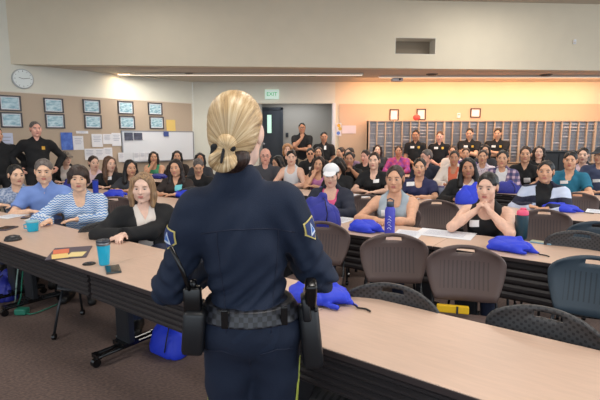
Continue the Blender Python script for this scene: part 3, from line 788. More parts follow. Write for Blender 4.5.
# whiteboard on the left wall, then the sheets pinned around it
w0, w1 = lw_at(122, 145, .02), lw_at(193, 145, .02); zw0, zw1 = 1.0, lw_at(122, 131, .02).z
wc = (w0 + w1) / 2; ww = (w1 - w0).length
t = thing('whiteboard', 'long white marker board on the left wall near the corner', 'whiteboard', (wc.x, wc.y, (zw0 + zw1) / 2), LYAW)
b = new(); box(b, (0, -.012, 0), (ww, .02, zw1 - zw0)); obj('board', b, WB, t)
b = new()
for s in (-1, 1): box(b, (s * ww / 2, -.015, 0), (.025, .03, zw1 - zw0)); box(b, (0, -.015, s * (zw1 - zw0) / 2), (ww, .03, .025))
obj('board_frame', b, MATS['metal'], t)
b = new(); box(b, (0, -.06, -(zw1 - zw0) / 2), (ww * .9, .07, .015)); obj('pen_tray', b, MATS['metal'], t)
def sheet(px0, py0, px1, py1, m, label, cat='paper', off=.026, name='paper_sheet', group='papers and notes pinned to the walls', wall='l'):
    if wall == 'l': p, q = lw_at(px0, py1, off), lw_at(px1, py0, off); yaw = LYAW; w = (Vector((q.x - p.x, q.y - p.y, 0))).length
    else: p, q = aty(px0, py1, BY - off), aty(px1, py0, BY - off); yaw = 0; w = q.x - p.x
    hgt = q.z - p.z; c = (p + q) / 2
    nx, nz = 5, 5; b = new(); g = {}
    for i in range(nx + 1):
        for j in range(nz + 1):
            u, v_ = i / nx - .5, j / nz - .5
            g[i, j] = b.verts.new((u * w, -.004 - .012 * max(0, -v_ - .1) * abs(u) * 4, v_ * hgt))
    for i in range(nx):
        for j in range(nz): b.faces.new((g[i, j], g[i + 1, j], g[i + 1, j + 1], g[i, j + 1]))
    bmesh.ops.recalc_face_normals(b, faces=b.faces); bmesh.ops.solidify(b, geom=b.faces[:], thickness=.002)
    o = obj(name, b, m, None); o.location = c; o.rotation_euler[2] = yaw
    tag(o, label, cat, group)
    if m.name.startswith('paper'):
        b = new()
        for k in range(4): box(b, (-.02 * w * (k % 2), -.009 - (.012 * (.1) if k > 2 else 0), hgt * (.33 - .13 * k)), (w * (.7 - .12 * (k % 2)), .001, hgt * .035))
        obj('printed_lines', b, mat('print_grey', (176, 182, 200), .8), o)
    return o
PBL = mat('poster_blue', (52, 92, 190), .5, noise=.2, nscale=9, col2=(92, 132, 220)); PAP = MATS['paper']; YEL = mat('note_yellow', (236, 204, 120), .7)
sheet(61.5, 132.5, 72, 150, PBL, 'blue poster on the left wall right of the standing officer', 'poster', name='poster')
sheet(73.5, 136, 83, 150, PAP, 'white sheet directly right of the blue poster')
sheet(92, 134, 102, 147, PAP, 'white sheet in the upper row, second right of the blue poster')
sheet(103, 134, 111.5, 144, PAP, 'white sheet in the upper row, third right of the blue poster')
sheet(112, 133, 120.5, 146, PAP, 'white sheet in the upper row touching the whiteboard edge')
sheet(85, 148.5, 94.5, 160, PAP, 'white sheet in the lower row, left of three')
sheet(95, 148.5, 103.5, 160, PAP, 'white sheet in the lower row, middle of three')
sheet(104, 147.5, 112, 158, PAP, 'white sheet in the lower row, right of three')
sheet(76, 131, 88, 133.5, PAP, 'narrow white strip pinned above the white sheet')
sheet(0, 133, 12.5, 158, mat('paper_pale_blue', (212, 220, 244), .7), 'large pale sheet at the left picture edge behind the officers')
DPH = mat('photo_dark', (74, 78, 98), .4, noise=.35, nscale=12)
sheet(124.5, 132.5, 132.5, 140.5, DPH, 'dark photo print on the whiteboard, left of two', 'photo', .05, 'photo_print')
sheet(134, 132.8, 142, 140, DPH, 'dark photo print on the whiteboard, right of two', 'photo', .05, 'photo_print')
for i, (x0, x1, y1) in enumerate(((118.5, 124, 162), (134, 139, 161), (140, 145, 160), (146, 151, 160))):
    sheet(x0, 152.5 - i * .3, x1, y1, PAP, 'small white note low on the whiteboard, %s of four' % ('first', 'second', 'third', 'last')[i], 'paper', .05)
sheet(166.5, 120, 175, 131.5, YEL, 'yellow note on the tan panel near the wall corner', 'note', .03, 'sticky_note')
sheet(163.5, 131.5, 168.5, 136.5, mat('note_navy', (64, 84, 150), .6), 'small navy card at the top of the whiteboard', 'card', .05, 'card')
# notices, frames and switch on the back wall
NOT = mat('notice_pink', (232, 216, 222), .7)
sheet(342, 125.5, 356, 133.5, NOT, 'pale notice on the beige wall right of the white post', 'notice', .03, 'notice', None, 'b')
fl = sheet(336, 123, 341.5, 136, mat('flyer_white', (226, 222, 226), .6), 'small flyer with yellow and blue shapes beside the white post', 'flyer', .03, 'flyer', None, 'b')
for dz_, c, dx in ((.10, (232, 176, 60), 0), (.02, (214, 180, 90), .03), (-.09, (92, 130, 214), -.01)):
    b = new(); tube(b, [(dx, -.008, dz_), (dx, -.011, dz_)], .045, 16); obj('printed_shape', b, mat('print_%d' % c[2], c, .6), fl)
for px, py, w_, h_, lab in ((394, 115, 9, 11, 'dark framed certificate on beige wall, left of three'), (421, 114.5, 9, 11, 'dark framed certificate on beige wall, middle of three'), (475.3, 113, 10, 9, 'dark framed certificate on beige wall, right of three')):
    p = aty(px, py, BY - .026); k = BY / F_PX
    hang('framed_certificate', lab, 'picture', p, w_ * k, h_ * k, 0, mat('wood_frame', (66, 56, 54), .5), MATS['cream'], PAP, .024, 'framed certificates on the beige wall')
p = aty(458.5, 115.5, BY - .024); t = thing('thermostat', 'small white thermostat on beige wall between two framed certificates', 'thermostat', p)
b = new(); box(b, (0, -.016, 0), (.08, .03, .12), bevel=.01); obj('thermostat_cover', b, MATS['paper'], t)
b = new(); box(b, (0, -.033, .02), (.05, .004, .03)); obj('display', b, mat('lcd_grey', (180, 180, 160), .3), t)
p = aty(287, 135, RY - .001); t = thing('wall_switch', 'dark wall switch on the grey recess wall beside the exit door', 'switch', p)
b = new(); box(b, (0, -.012, 0), (.08, .024, .13), bevel=.008); obj('switch_plate', b, mat('switch_dark', (40, 42, 48), .5), t); b = new(); box(b, (0, -.027, 0), (.03, .01, .05)); obj('rocker', b, MATS['black_gloss'], t)
p = aty(272, 94.5, BY - .0); t = thing('exit_sign', 'lit exit sign with green letters above the recess opening', 'sign', p)
b = new(); box(b, (0, -.03, 0), (.35, .06, .235), bevel=.008); obj('sign_case', b, mat('sign_white', (206, 232, 220), .4, emit=.35), t)
o = link('sign_letters', text_mesh('EXIT', .13), mat('exit_green', (40, 160, 110), .5, emit=.5), t); o.location = (0, -.063, 0); o.rotation_euler = (R(90), 0, 0)
# mail sorter: one long run of pigeonholes on the back wall
mx0, mx1 = aty(368.5, 130, BY - .3).x, aty(600, 130, BY - .3).x + 1.2; mz1 = aty(480, 121.5, BY - .3).z; mz0 = .95
pitch = .206; nc = int((mx1 - mx0) / pitch); mx1 = mx0 + nc * pitch
units = [(0, 9), (9, 9), (18, 9), (27, nc - 27)]
MSH = mat('sorter_beige', (204, 178, 152), .6); MBK = mat('sorter_back', (168, 172, 182), .8); MSL = mat('sorter_shelf', (176, 172, 172), .6)
nrow = 13
for u, (c0, n) in enumerate(units):
    if n <= 0: continue
    wdt = n * pitch; cx = mx0 + (c0 + n / 2) * pitch
    t = thing('mail_sorter', ['mail sorter section at the left end, holding many papers', 'mail sorter section second from the left, behind the two officers with folded arms', 'mail sorter section third from the left, behind the seated crowd', 'mail sorter section at the right end'][u], 'mail sorter', (cx, BY - .03, 0), 0, 'mail sorter sections')
    b = new(); box(b, (0, -.12, (mz0 + mz1) / 2), (wdt, .24, mz1 - mz0)); obj('back_panel', b, MBK, t)
    b = new()
    for k in range(n + 1): box(b, (-wdt / 2 + k * pitch + (.012 if k == 0 else -.012 if k == n else 0), -.16, (mz0 + mz1) / 2), (.024, .3, mz1 - mz0))
    obj('divider', b, MSH, t)
    b = new()
    for j in range(1, nrow): box(b, (0, -.155, mz0 + j * (mz1 - mz0) / nrow), (wdt - .004, .28, .008))
    obj('shelf', b, MSL, t)
    b = new(); box(b, (0, -.16, mz1 + .012), (wdt, .32, .024)); obj('sorter_top', b, MSH, t)
    b = new(); box(b, (0, -.16, mz0 - .012), (wdt, .32, .024)); obj('sorter_bottom', b, MSH, t)
    b = new(); box(b, (0, -.17, mz0 / 2 - .02), (wdt - .01, .33, mz0 - .06)); obj('base_cabinet', b, MSH, t)
    b = new(); rr = random.Random(u)
    for k in range(n):
        for j in range(nrow):
            if rr.random() < (.62 if u == 0 else .2):
                hh = rr.uniform(.008, .03); box(b, (-wdt / 2 + (k + .5) * pitch, -.15, mz0 + j * (mz1 - mz0) / nrow + .005 + hh / 2), (pitch - .05, .26, hh))
    o = obj('sorted_paper', b, mat('mail_paper', (190, 190, 196), .8), t); o['kind'] = 'stuff'
p = aty(416.5, 124, BY - .2); t = thing('red_ball', 'small red round object on top of the mail sorter', 'ball', (p.x, BY - .2, mz1 + .024))
b = new(); blob(b, (0, 0, .075), (.095, .07, .075)); obj('ball_shell', b, mat('red_plastic', (206, 84, 84), .5), t, True); b = new(); lathe(b, [(0, 0), (.05, 0), (.045, .012), (0, .012)]); obj('ball_base', b, MATS['charcoal'], t)
p = aty(557, 152, 10.4); t = thing('rolling_cabinet', 'black rolling cabinet standing in front of the mail sorter at right', 'cabinet', (p.x, 10.55, 0))
b = new(); box(b, (0, 0, .68), (.85, .45, 1.08), bevel=.01); obj('cabinet_body', b, mat('cabinet_black', (26, 28, 32), .6), t)
b = new(); box(b, (0, 0, 1.235), (.9, .5, .03), bevel=.005); obj('cabinet_top', b, MATS['black_gloss'], t)
for s in (-1, 1):
    b = new(); box(b, (s * .21, -.232, .68), (.40, .016, 1.0)); d = obj('cabinet_door', b, mat('cabinet_door_black', (34, 36, 40), .55), t); b = new(); tube(b, [(s * .04, -.25, .62), (s * .04, -.25, .76)], .008); obj('door_pull', b, MATS['metal'], d)
    for q in (-1, 1):
        b = new(); tube(b, [(s * .36 - .015, q * .17, .04), (s * .36 + .015, q * .17, .04)], .04, 14); tube(b, [(s * .36, q * .17, .04), (s * .36, q * .17, .14)], .01); obj('caster', b, MATS['black_gloss'], t)

# ---------------------------------------------------------------- tables
def make_table():
    t = thing('training_table', '', 'table')
    L_ = 1.822; D_ = .61
    b = new(); box(b, (0, D_ / 2, .728), (L_ + .004, D_ - .006, .024), bevel=.002); obj('tabletop', b, LAM, t)
    b = new()
    for s in (-1, 1):
        box(b, (s * (L_ / 2 + .001), D_ / 2, .722), (.003, D_, .018)); box(b, (0, D_ / 2 + s * (D_ / 2 - .001), .726), (L_, .006, .022))
    obj('edge_band', b, EDGE, t)
    b = new()
    prof = []
    nrib = 5
    for k in range(nrib):
        z = .706 - k * .031; prof += [(.030, z), (.018, z - .010), (.018, z - .021), (.030, z - .031)]
    prof += [(.040, .706 - nrib * .031), (.040, .706)]
    lo = [b.verts.new((-.895, y, z)) for y, z in prof]; hi = [b.verts.new((.895, y, z)) for y, z in prof]
    for i in range(len(prof)):
        j = (i + 1) % len(prof); b.faces.new((lo[i], lo[j], hi[j], hi[i]))
    b.faces.new(lo); b.faces.new(hi[::-1]); obj('modesty_panel', b, PANEL, t)
    for s in (-1, 1):
        x = s * .74
        b = new(); box(b, (x, .35, .40), (.155, .055, .60), bevel=.012); lg = obj('leg', b, mat('leg_black', (26, 30, 36), .45), t)
        b = new(); tube(b, [(x - .03, .12, .075), (x - .03, .60, .075)], .014); tube(b, [(x + .03, .12, .075), (x + .03, .60, .075)], .014); box(b, (x, .35, .095), (.14, .12, .03)); box(b, (x, .13, .075), (.08, .03, .03)); box(b, (x, .59, .075), (.08, .03, .03)); obj('foot', b, MATS['black_gloss'], lg)
        for y in (.12, .60):
            b = new(); tube(b, [(x - .018, y, .030), (x + .018, y, .030)], .030, 14); tube(b, [(x, y, .03), (x, y, .07)], .012); obj('caster', b, MATS['black_gloss'], lg)
        b = new(); box(b, (x, .30, .708), (.09, .5, .016)); obj('support_arm', b, MATS['black_gloss'], t)
    return t
RP = 1.86
def place_table(s, row, label, first=[True]):
    global TBL
    p = sn(s, row * RP); 
    yaw = math.atan2(EV.y, EV.x)
    if first[0]:
        TBL = make_table(); first[0] = False; TBL.location = p; TBL.rotation_euler[2] = yaw; TBL['label'] = label; TBL['group'] = 'training tables in rows'
        return TBL
    return dup(TBL, p, yaw, label)
ordn = ['front row', 'second row', 'third row', 'fourth row', 'fifth row']
trow = {0: ([-1.485, .345, 2.02, 3.695], ['at the far left picture edge under the floral shirt', 'holding the cyan tumbler and cyan cup', 'behind the blond officer', 'bare, at the right foreground']),
        1: ([-3.65, -1.82, .01, 1.84, 3.67], ['left of the long-haired woman', 'behind the cardigan woman', 'hidden behind the blond officer', 'holding the purple bottle', 'holding the pink-lidded tumbler']),
        2: ([-4.2, -2.37, -.54, 1.29, 3.12], ['near the whiteboard', 'before the corner', 'right of the blond officer', 'with the paper cup', 'with the folded blue bag at right']),
        3: ([-2.6, -.77, 1.06, 2.89], ['by the bald man', 'before the sunglasses man', 'behind the orange top', 'at the right edge']),
        4: ([-.55, 1.28, 3.11], ['left of three', 'middle of three', 'right of three'])}
for r_, (ss, lb) in trow.items():
    for s_, l_ in zip(ss, lb):
        tb = place_table(s_, r_, 'wood-topped table in the ' + ordn[r_] + ', ' + l_)
        ch_ = list(tb.children)
        if r_ == 0 and lb.index(l_) == 2:            # a shorter table whose legs stand towards its right end
            for ch in ch_:
                if ch.name.startswith(('tabletop', 'edge_band', 'modesty_panel')): ch.scale.x = 1.52 / 1.83
                elif ch.name.startswith(('leg', 'support_arm')): ch.location.x = 1.19 if sum(v.co.x for v in ch.data.vertices) < 0 else -.09
        if r_ > 0:
            for ch in ch_:
                if ch.name.startswith('modesty_panel'): ch.scale.z = 1.75; ch.location.z = .706 * (1 - 1.75)

# ---------------------------------------------------------------- chairs
def make_chair(m, nm):
    t = thing('stacking_chair', '', 'chair')
    us = [-1, -.85, -.7, -.55, -.4, -.25, -.12, 0, .12, .25, .4, .55, .7, .85, 1]
    b = new(); g = {}
    vs = [0, .12, .25, .4, .55, .68, .78, .85, .93, 1]
    for i, u in enumerate(us):
        for j, v in enumerate(vs):
            hw = .185 + .055 * math.sin(min(v / .75, 1) * math.pi / 2) - .045 * max(0, (v - .75) / .25) ** 2
            x = u * hw
            top = .345 - .045 * abs(u) ** 2.2
            z = .525 + v * top + (.02 * abs(u) ** 3) * (1 - v)
            y = .205 + .07 * v + .03 * math.sin(v * 3) - .050 * u * u
            g[i, j] = b.verts.new((x, y, z))
    for i in range(len(us) - 1):
        for j in range(len(vs) - 1):
            if j == 7 and -.3 < us[i] and us[i + 1] < .3: continue
            b.faces.new((g[i, j], g[i + 1, j], g[i + 1, j + 1], g[i, j + 1]))
    bmesh.ops.recalc_face_normals(b, faces=b.faces); bmesh.ops.solidify(b, geom=b.faces[:], thickness=.014); obj('backrest', b, m, t, True)
    b = new(); g = {}
    n = 10
    for i in range(n + 1):
        for j in range(n + 1):
            u, v = i / n * 2 - 1, j / n * 2 - 1
            k = (1 - .12 * (abs(u) * abs(v)) ** 2)
            x, y = u * .225 * (1 - .04 * v) * k, -.035 + v * .225 * k
            z = .452 - .012 * (1 - u * u) * (1 - .5 * v * v) - (.03 * max(0, -v - .55) / .45)
            g[i, j] = b.verts.new((x, y, z))
    for i in range(n):
        for j in range(n): b.faces.new((g[i, j], g[i + 1, j], g[i + 1, j + 1], g[i, j + 1]))
    bmesh.ops.recalc_face_normals(b, faces=b.faces); bmesh.ops.solidify(b, geom=b.faces[:], thickness=.016); obj('seat', b, m, t, True)
    for s in (-1, 1):
        b = new(); tube(b, [(s * .19, -.14, .425), (s * .20, .10, .425), (s * .195, .20, .46), (s * .185, .225, .56), (s * .18, .245, .66)], .0105, 8); obj('side_rail', b, FRAME, t, True)
        for q, y0, y1 in ((0, -.14, -.25), (1, .10, .24)):
            b = new(); tube(b, [(s * .195, y0, .428), (s * .225, y0 + (y1 - y0) * .5, .24), (s * .245, y1, .035)], .0105, 8); lg = obj('leg', b, FRAME, t, True)
            b = new(); tube(b, [(s * .245 - .012, y1, .024), (s * .245 + .012, y1, .024)], .024, 10); obj('caster', b, MATS['black_gloss'], lg)
    b = new(); tube(b, [(-.19, -.1, .42), (.19, -.1, .42)], .009, 8); tube(b, [(-.19, .1, .42), (.19, .1, .42)], .009, 8); obj('cross_rail', b, FRAME, t, True)
    return t
CH = {}
def chair(loc, yaw, label, kind='brown', group=None):
    m = {'brown': CHB, 'mesh': CHD, 'slate': CHT}[kind]
    if kind not in CH:
        CH[kind] = t = make_chair(m, kind); t.location = loc; t.rotation_euler[2] = yaw
    else: t = dup(CH[kind], loc, yaw)
    t['label'] = label
    t['group'] = 'stacking chairs'
    return t
# ---------------------------------------------------------------- the audience
def cam_yaw(p): return math.atan2(-(p.x + .1), p.y - .9)
PEOPLE = {}
def seat(key, px, py, n, label, ch='brown', bl=.6, dy=0., look=(0, 0, 0), top=None, chair_off=0., **kw):
    p = atn(px, py, n)
    z = min(max(p.z, 1.17), 1.40) if top is None else top
    cy = cam_yaw(p)
    yaw = ROWYAW * (1 - bl) + cy * bl + dy
    lk = (cy - yaw + look[0], look[1] + .03, look[2])
    d = p.y
    vox = .0085 if d < 5.2 else (.0105 if d < 7 else .013)
    loc = Vector((p.x, p.y, 0))
    B = make_person(label, loc, yaw, z, look=lk, vox=vox, **kw)
    PEOPLE[key] = B
    fw = Vector((math.sin(yaw), -math.cos(yaw), 0))
    body = B.o; body['group'] = 'seated audience'
    chair(loc + fw * .02, yaw, 'chair under the ' + CHL[key], ch)
    return B
CHL = dict(W1='woman in the floral blue-grey shirt', M2='grey-haired man in the light blue shirt', W3='short-haired woman in the zigzag patterned top', W4='blond woman in the black cardigan',
 cap='person in the camouflage cap', w93='woman in the white and pink top by the left wall', w110='long brown-haired woman with badge by the left wall', w130='dark-haired woman in front of the whiteboard', w154='woman in the green top', w177='dark-haired woman before the whiteboard corner',
 w176='long-haired woman with the cyan badge', w200='dark-haired woman left of the officer bun', w205='dark-haired person beside the officer shoulder', bald='bald man with glasses', curl='woman with curly blond hair', m292='person in the white tank top', w278='dark-haired woman behind the bald man', m311='man in sunglasses and black polo', w319='long-haired woman in the lilac top',
 w319b='dark-haired woman below the standing man', wcap='woman in the white cap', w341='dark-haired woman just right of the white post', w349b='second dark-haired woman right of the white post', w349='woman with folded hands in black', w338='dark-haired person bent behind the white cap', w362='person in black behind the black T-shirt woman', w377='dark-haired woman in the back row before the sorter',
 w375='woman in the black T-shirt', tank='woman in the pale grey tank top', pink='woman in the magenta top', navy='woman in the navy T-shirt', old='grey-haired person in dark blue', orange='woman in the orange top', w452='woman behind the orange top', purp='woman in the purple top', long='woman with long black hair and blue bag',
 w483='woman in the white print top', w487='dark-haired woman in the back row by the folded-arms officer', plaid='person in the plaid shirt', blk='person in the black T-shirt with white logo', b540='woman in the black jacket before the black cabinet', pat='woman in the white and navy jacket', blue='person in the teal T-shirt', p583='person in the dark cardigan', p597='person in the dark cap at the right edge', front='woman with hands clasped at her chin')
S_ = seat
S_('W1', 16, 165, .98, 'woman in floral blue-grey shirt with dark hair, leftmost seated at front table', 'mesh', skin='asian', hair=('pulled', 'black'), tops=[('shirt', 'tee', 'floral')], look=(.25, .05, 0), bl=.75, hs=1.02, top=1.215)
S_('M2', 44, 160.5, .98, 'grey-haired man in light blue short-sleeved shirt at the front table', 'mesh', skin='asian', male=True, hair=('short', 'grey'), tops=[('shirt', 'tee_collar', 'lightblue')], look=(-.15, .1, 0), bl=.75, hs=1.08, w=1.05, top=1.30)
S_('W3', 79.5, 166, .98, 'woman with short dark hair in blue-white zigzag top leaning on front table', 'mesh', skin='asian', hair=('fringe', 'brown'), tops=[('blouse', 'long_scoop', 'zigzag')], lean=.18, look=(-.1, .02, .03), bl=.8, hs=1.04, w=1.1,
   arms={'L': ((.02, -.42, .78), (.9, .2, -.4), (-.9, -.3, 0), (0, 0, -1), .3), 'R': ((-.22, -.40, .775), (-.9, .2, -.4), (-.3, -.9, 0), (0, 0, -1), .3)})
S_('W4', 142, 173, .93, 'blond woman in black cardigan and white top seated at front table', 'mesh', skin='fair', hair=('bob', 'darkblond'), tops=[('top', 'tee_v', 'cream'), ('cardigan', 'jacket_open', 'black')], look=(-.28, .08, .04), bl=1.0, hs=1.04, w=1.08,
   arms={'L': ((-.16, -.36, .79), (.9, .1, -.6), (-.95, -.1, -.05), (0, 0, -1), .4), 'R': ((-.20, -.34, .78), (-.9, .3, -.3), (-.2, -.95, 0), (.2, 0, -1), .5)})
S_('cap', 66, 152, 2.75, 'person in camouflage cap and dark jacket by the left wall', skin='light', hair=('tail', 'black'), cap=('camo',), tops=[('shirt', 'tee', 'cream'), ('jacket', 'jacket_open', 'black')], look=(.45, .05, 0), bl=.7)
S_('w93', 94, 157, 2.75, 'woman with tied-back brown hair in white and pink top by left wall', skin='light', hair=('tail', 'brown'), tops=[('shirt', 'tee', 'pinkwhite')], look=(.25, .05, 0), bl=.75, top=1.235)
S_('w110', 110, 157, 2.75, 'woman with long light brown hair, black jacket and white badge by left wall', skin='light', hair=('long', 'lightbrown'), tops=[('jacket', 'long', 'black')], badge=(.0, .34, .08, .05), look=(.45, .05, 0), bl=.7, top=1.24)
S_('w130', 131, 160, 2.7, 'dark long-haired woman in charcoal in front of whiteboard, behind the blond woman', skin='tan', hair=('long', 'black'), tops=[('shirt', 'tee', 'charcoal')], look=(.25, .1, 0))
S_('w154', 154, 150.5, 4.55, 'woman in green top with hand at her chin before the whiteboard', pose='chin', skin='tan', hair=('bob', 'darkbrown'), tops=[('top', 'tank', 'green')], top=1.25)
S_('w177', 177.5, 150, 4.6, 'dark-haired woman before the whiteboard, behind the woman with cyan badge', pose='lap', skin='tan', hair=('bob', 'black'), tops=[('shirt', 'tee', 'brownblack')], top=1.28)
S_('w176', 176.5, 159, 2.8, 'woman with long dark hair, black top and cyan badge left of the blond officer', skin='tan', hair=('long', 'darkbrown'), tops=[('shirt', 'tee_v', 'brownblack')], badge=(.06, .29, .10, .08, 'cyan_badge'), look=(-.35, .08, -.05), top=1.235)
S_('w200', 200.5, 153, 4.6, 'dark-haired woman by the wall, partly hidden left of the officer bun', pose='lap', skin='brown', hair=('bob', 'black'), tops=[('shirt', 'tee', 'charcoal')], top=1.25)
S_('w205', 199, 163, 3.5, 'grey-capped person beside the blond officer left shoulder', pose='lap', skin='tan', hair=('short', 'grey'), male=True, tops=[('jacket', 'long', 'black')], top=1.20, look=(0, .35, 0))
S_('bald', 266, 147, 4.6, 'bald man with glasses and dark grey shirt right of the officer head', skin='pink', male=True, hair=(None, 'brown'), tops=[('shirt', 'tee', 'greyshirt')], glasses=True, hs=1.12, w=1.15, top=1.36)
S_('curl', 288, 144.5, 6.45, 'woman with curly blond hair in black, far back by the recess', pose='lap', skin='light', hair=('curly', 'curlyblond'), tops=[('shirt', 'tee', 'black')])
S_('m292', 292, 150, 4.65, 'person with short black hair in white tank top right of bald man', skin='light', male=True, hair=('short', 'black'), tops=[('top', 'tank', 'white')], w=.8, top=1.33)
S_('w278', 278, 156, 5.2, 'dark-haired woman in black bending between the bald man and the white tank top', pose='lap', skin='tan', hair=('long', 'black'), tops=[('shirt', 'tee', 'black')], look=(-1.0, .35, 0))
S_('m311', 311, 147, 6.4, 'man with sunglasses, black polo and white badge in front of standing men', skin='tan', male=True, hair=('short', 'black'), tops=[('shirt', 'tee_collar', 'black')], glasses='sun', badge=(.05, .37, .11, .06), top=1.33)
S_('w319', 319.5, 157, 4.75, 'woman with long brown hair and lilac top, elbow on table', pose='chin', skin='tan', hair=('long', 'brown'), tops=[('top', 'tank', 'lilac')], top=1.24, look=(-.15, .1, .15))
S_('w319b', 319, 145, 6.9, 'dark-haired woman far back directly below the shorter standing man', pose='lap', skin='tan', hair=('long', 'darkbrown'), tops=[('shirt', 'tee', 'brownblack')], top=1.34)
S_('wcap', 332, 165, 2.8, 'woman in white baseball cap, pink top and dark jacket', skin='light', hair=('tail', 'black'), cap=('white',), tops=[('top', 'tank', 'pink'), ('jacket', 'jacket_open', 'darknavy')], look=(-.1, .15, 0), top=1.25, hs=.98)
S_('w341', 341, 146, 7.3, 'dark-haired woman in profile just right of the white post', pose='lap', skin='tan', hair=('pulled', 'darkbrown'), tops=[('shirt', 'tee', 'brownblack')], look=(-.7, 0, 0), top=1.33)
S_('w349b', 350, 145, 6.8, 'dark-haired woman far back, second right of the white post', pose='lap', skin='light', hair=('tail', 'darkbrown'), tops=[('shirt', 'tee', 'mauve')], look=(-.5, 0, 0), top=1.34)
S_('w349', 350, 152, 5.1, 'woman in black with hands folded at her chin behind the white cap', pose='clasp', skin='brown', hair=('pulled', 'black'), tops=[('shirt', 'tee', 'black')], badge=(-.05, .26, .08, .05), top=1.31)
S_('w338', 338.5, 156, 4.55, 'dark-haired person bending forward behind the white cap', pose='lap', skin='tan', hair=('bob', 'black'), tops=[('shirt', 'tee', 'black')], look=(-.6, .65, 0), top=1.24)
S_('w362', 366, 149, 6.45, 'person with reddish brown hair in black behind the black T-shirt woman', pose='lap', skin='pink', hair=('pulled', 'brown'), tops=[('shirt', 'tee', 'black')], look=(-.5, .2, 0), top=1.31)
S_('w377', 378, 145, 8.25, 'dark-haired woman far back before the left end of mail sorter', pose='lap', skin='light', hair=('bob', 'darkbrown'), tops=[('shirt', 'tee', 'charcoal')])
S_('w375', 375, 152, 4.75, 'woman with brown hair in black T-shirt with white badge, arms on table', skin='light', hair=('tail', 'brown'), tops=[('shirt', 'tee_scoop', 'black')], badge=(.055, .36, .085, .05), top=1.325, look=(-.15, 0, 0), hs=1.05)
S_('tank', 396, 166, 2.75, 'woman in pale grey tank top with forearms on table behind purple bottle', skin='tan', hair=('tail', 'brown'), tops=[('top', 'tank', 'greytank')], badge=(-.08, .27, .06, .06), hs=1.06, w=1.08, look=(-.1, .06, -.04), bl=.85,
   arms={'L': ((-.03, -.37, .785), (.95, .1, -.35), (-.98, -.1, -.02), (0, 0, -1), .35), 'R': ((-.13, -.33, .785), (-.95, .2, -.35), (.6, -.6, 0), (0, 0, -1), .5)})
S_('pink', 399, 146, 8.3, 'woman in magenta top at the back, behind a dark blue bag', skin='brown', hair=('pulled', 'darkbrown'), tops=[('shirt', 'long_v', 'pinkgrad')], w=1.15)
S_('navy', 420.5, 158, 4.65, 'woman in navy T-shirt with white badge behind the grey tank top', skin='tan', hair=('pulled', 'darkbrown'), tops=[('shirt', 'tee_scoop', 'navy')], badge=(-.105, .36, .11, .055), hs=1.06, w=1.05, top=1.26)
S_('old', 427, 148, 6.45, 'grey-haired person in dark blue jacket below the standing officers', pose='lap', skin='pink', male=True, hair=('short', 'grey'), tops=[('jacket', 'long', 'darknavy')], look=(-.9, .1, 0), glasses=True, top=1.33)
S_('orange', 455, 150, 6.4, 'woman in orange top and white cardigan, hair tied back', skin='brown', hair=('pulled', 'darkbrown'), tops=[('top', 'tee_scoop', 'orange'), ('cardigan', 'jacket_open', 'cream')], badge=None, top=1.32)
S_('w452', 453, 146, 8.75, 'woman at the back directly behind the orange top', pose='lap', skin='tan', hair=('pulled', 'brown'), tops=[('shirt', 'tee', 'cream')])
S_('purp', 466.5, 148, 8.3, 'woman in purple top at the back left of the long black hair', pose='lap', skin='tan', hair=('pulled', 'brown'), tops=[('shirt', 'tee', 'purple')])
S_('long', 469, 157, 4.6, 'woman with very long black hair and black jacket holding a blue bag', skin='brown', hair=('longwave', 'black'), tops=[('top', 'tee', 'cream'), ('jacket', 'jacket_open', 'black')], top=1.285, look=(.1, .05, -.1), hs=1.05)
S_('w483', 483.5, 150, 6.9, 'woman with dark hair in white print top, right of long black hair', skin='tan', hair=('tail', 'brown'), tops=[('shirt', 'tee', 'whiteprint')])
S_('w487', 486, 145, 8.65, 'dark-haired woman at the back right of the folded-arms officer', pose='lap', skin='tan', hair=('bob', 'black'), tops=[('shirt', 'tee', 'charcoal')])
S_('plaid', 503.5, 149, 6.4, 'person in plaid shirt with dark tied-back hair behind the clasped hands', skin='tan', hair=('pulled', 'black'), tops=[('undershirt', 'tee', 'white'), ('shirt', 'jacket_open', 'plaid')], hs=1.1, w=1.05, top=1.34)
S_('blk', 526.5, 146, 6.95, 'person in black T-shirt with white chest logo, back right', skin='tan', hair=('pulled', 'brown'), tops=[('shirt', 'tee_v', 'black')], badge=(.06, .30, .10, .08), hs=1.12, w=1.08)
S_('b540', 540, 146, 8.3, 'woman in black jacket with white badge before the black cabinet', pose='lap', skin='light', hair=('bob', 'darkbrown'), tops=[('jacket', 'long', 'black')], badge=(.05, .36, .09, .05))
S_('pat', 547, 160, 4.55, 'woman in white jacket with navy bands and dark pulled-back hair', skin='tan', hair=('pulled', 'black'), tops=[('shirt', 'long_high', 'black'), ('jacket', 'jacket_open', 'bands')], hs=1.06, w=1.1, top=1.275)
S_('blue', 571.5, 150.5, 6.2, 'person in teal T-shirt with white badge, back right', skin='tan', male=True, hair=('short', 'black'), tops=[('shirt', 'tee_scoop', 'teal')], badge=(-.05, .36, .10, .045), hs=1.06, top=1.34)
S_('p583', 584, 148, 7.2, 'person in dark open cardigan right of the teal T-shirt', skin='light', hair=('pulled', 'darkbrown'), tops=[('top', 'tee_v', 'pinkwhite'), ('cardigan', 'jacket_open', 'charcoal')])
S_('p597', 602, 147, 6.75, 'person in dark cap at the right picture edge', skin='tan', male=True, hair=('short', 'black'), cap=('charcoal',), tops=[('shirt', 'tee', 'bluegrey')], badge=(-.02, .36, .10, .045), look=(-.5, .05, 0))
S_('front', 490, 171, 2.72, 'woman in black tank top with both hands clasped at her chin', pose='clasp', skin='light', hair=('pulled', 'black'), tops=[('top', 'tank', 'black')], badge=(-.075, .27, .08, .055), hs=1.02, w=1.0, lean=.16, look=(-.1, .12, 0), bl=.8, top=1.245)

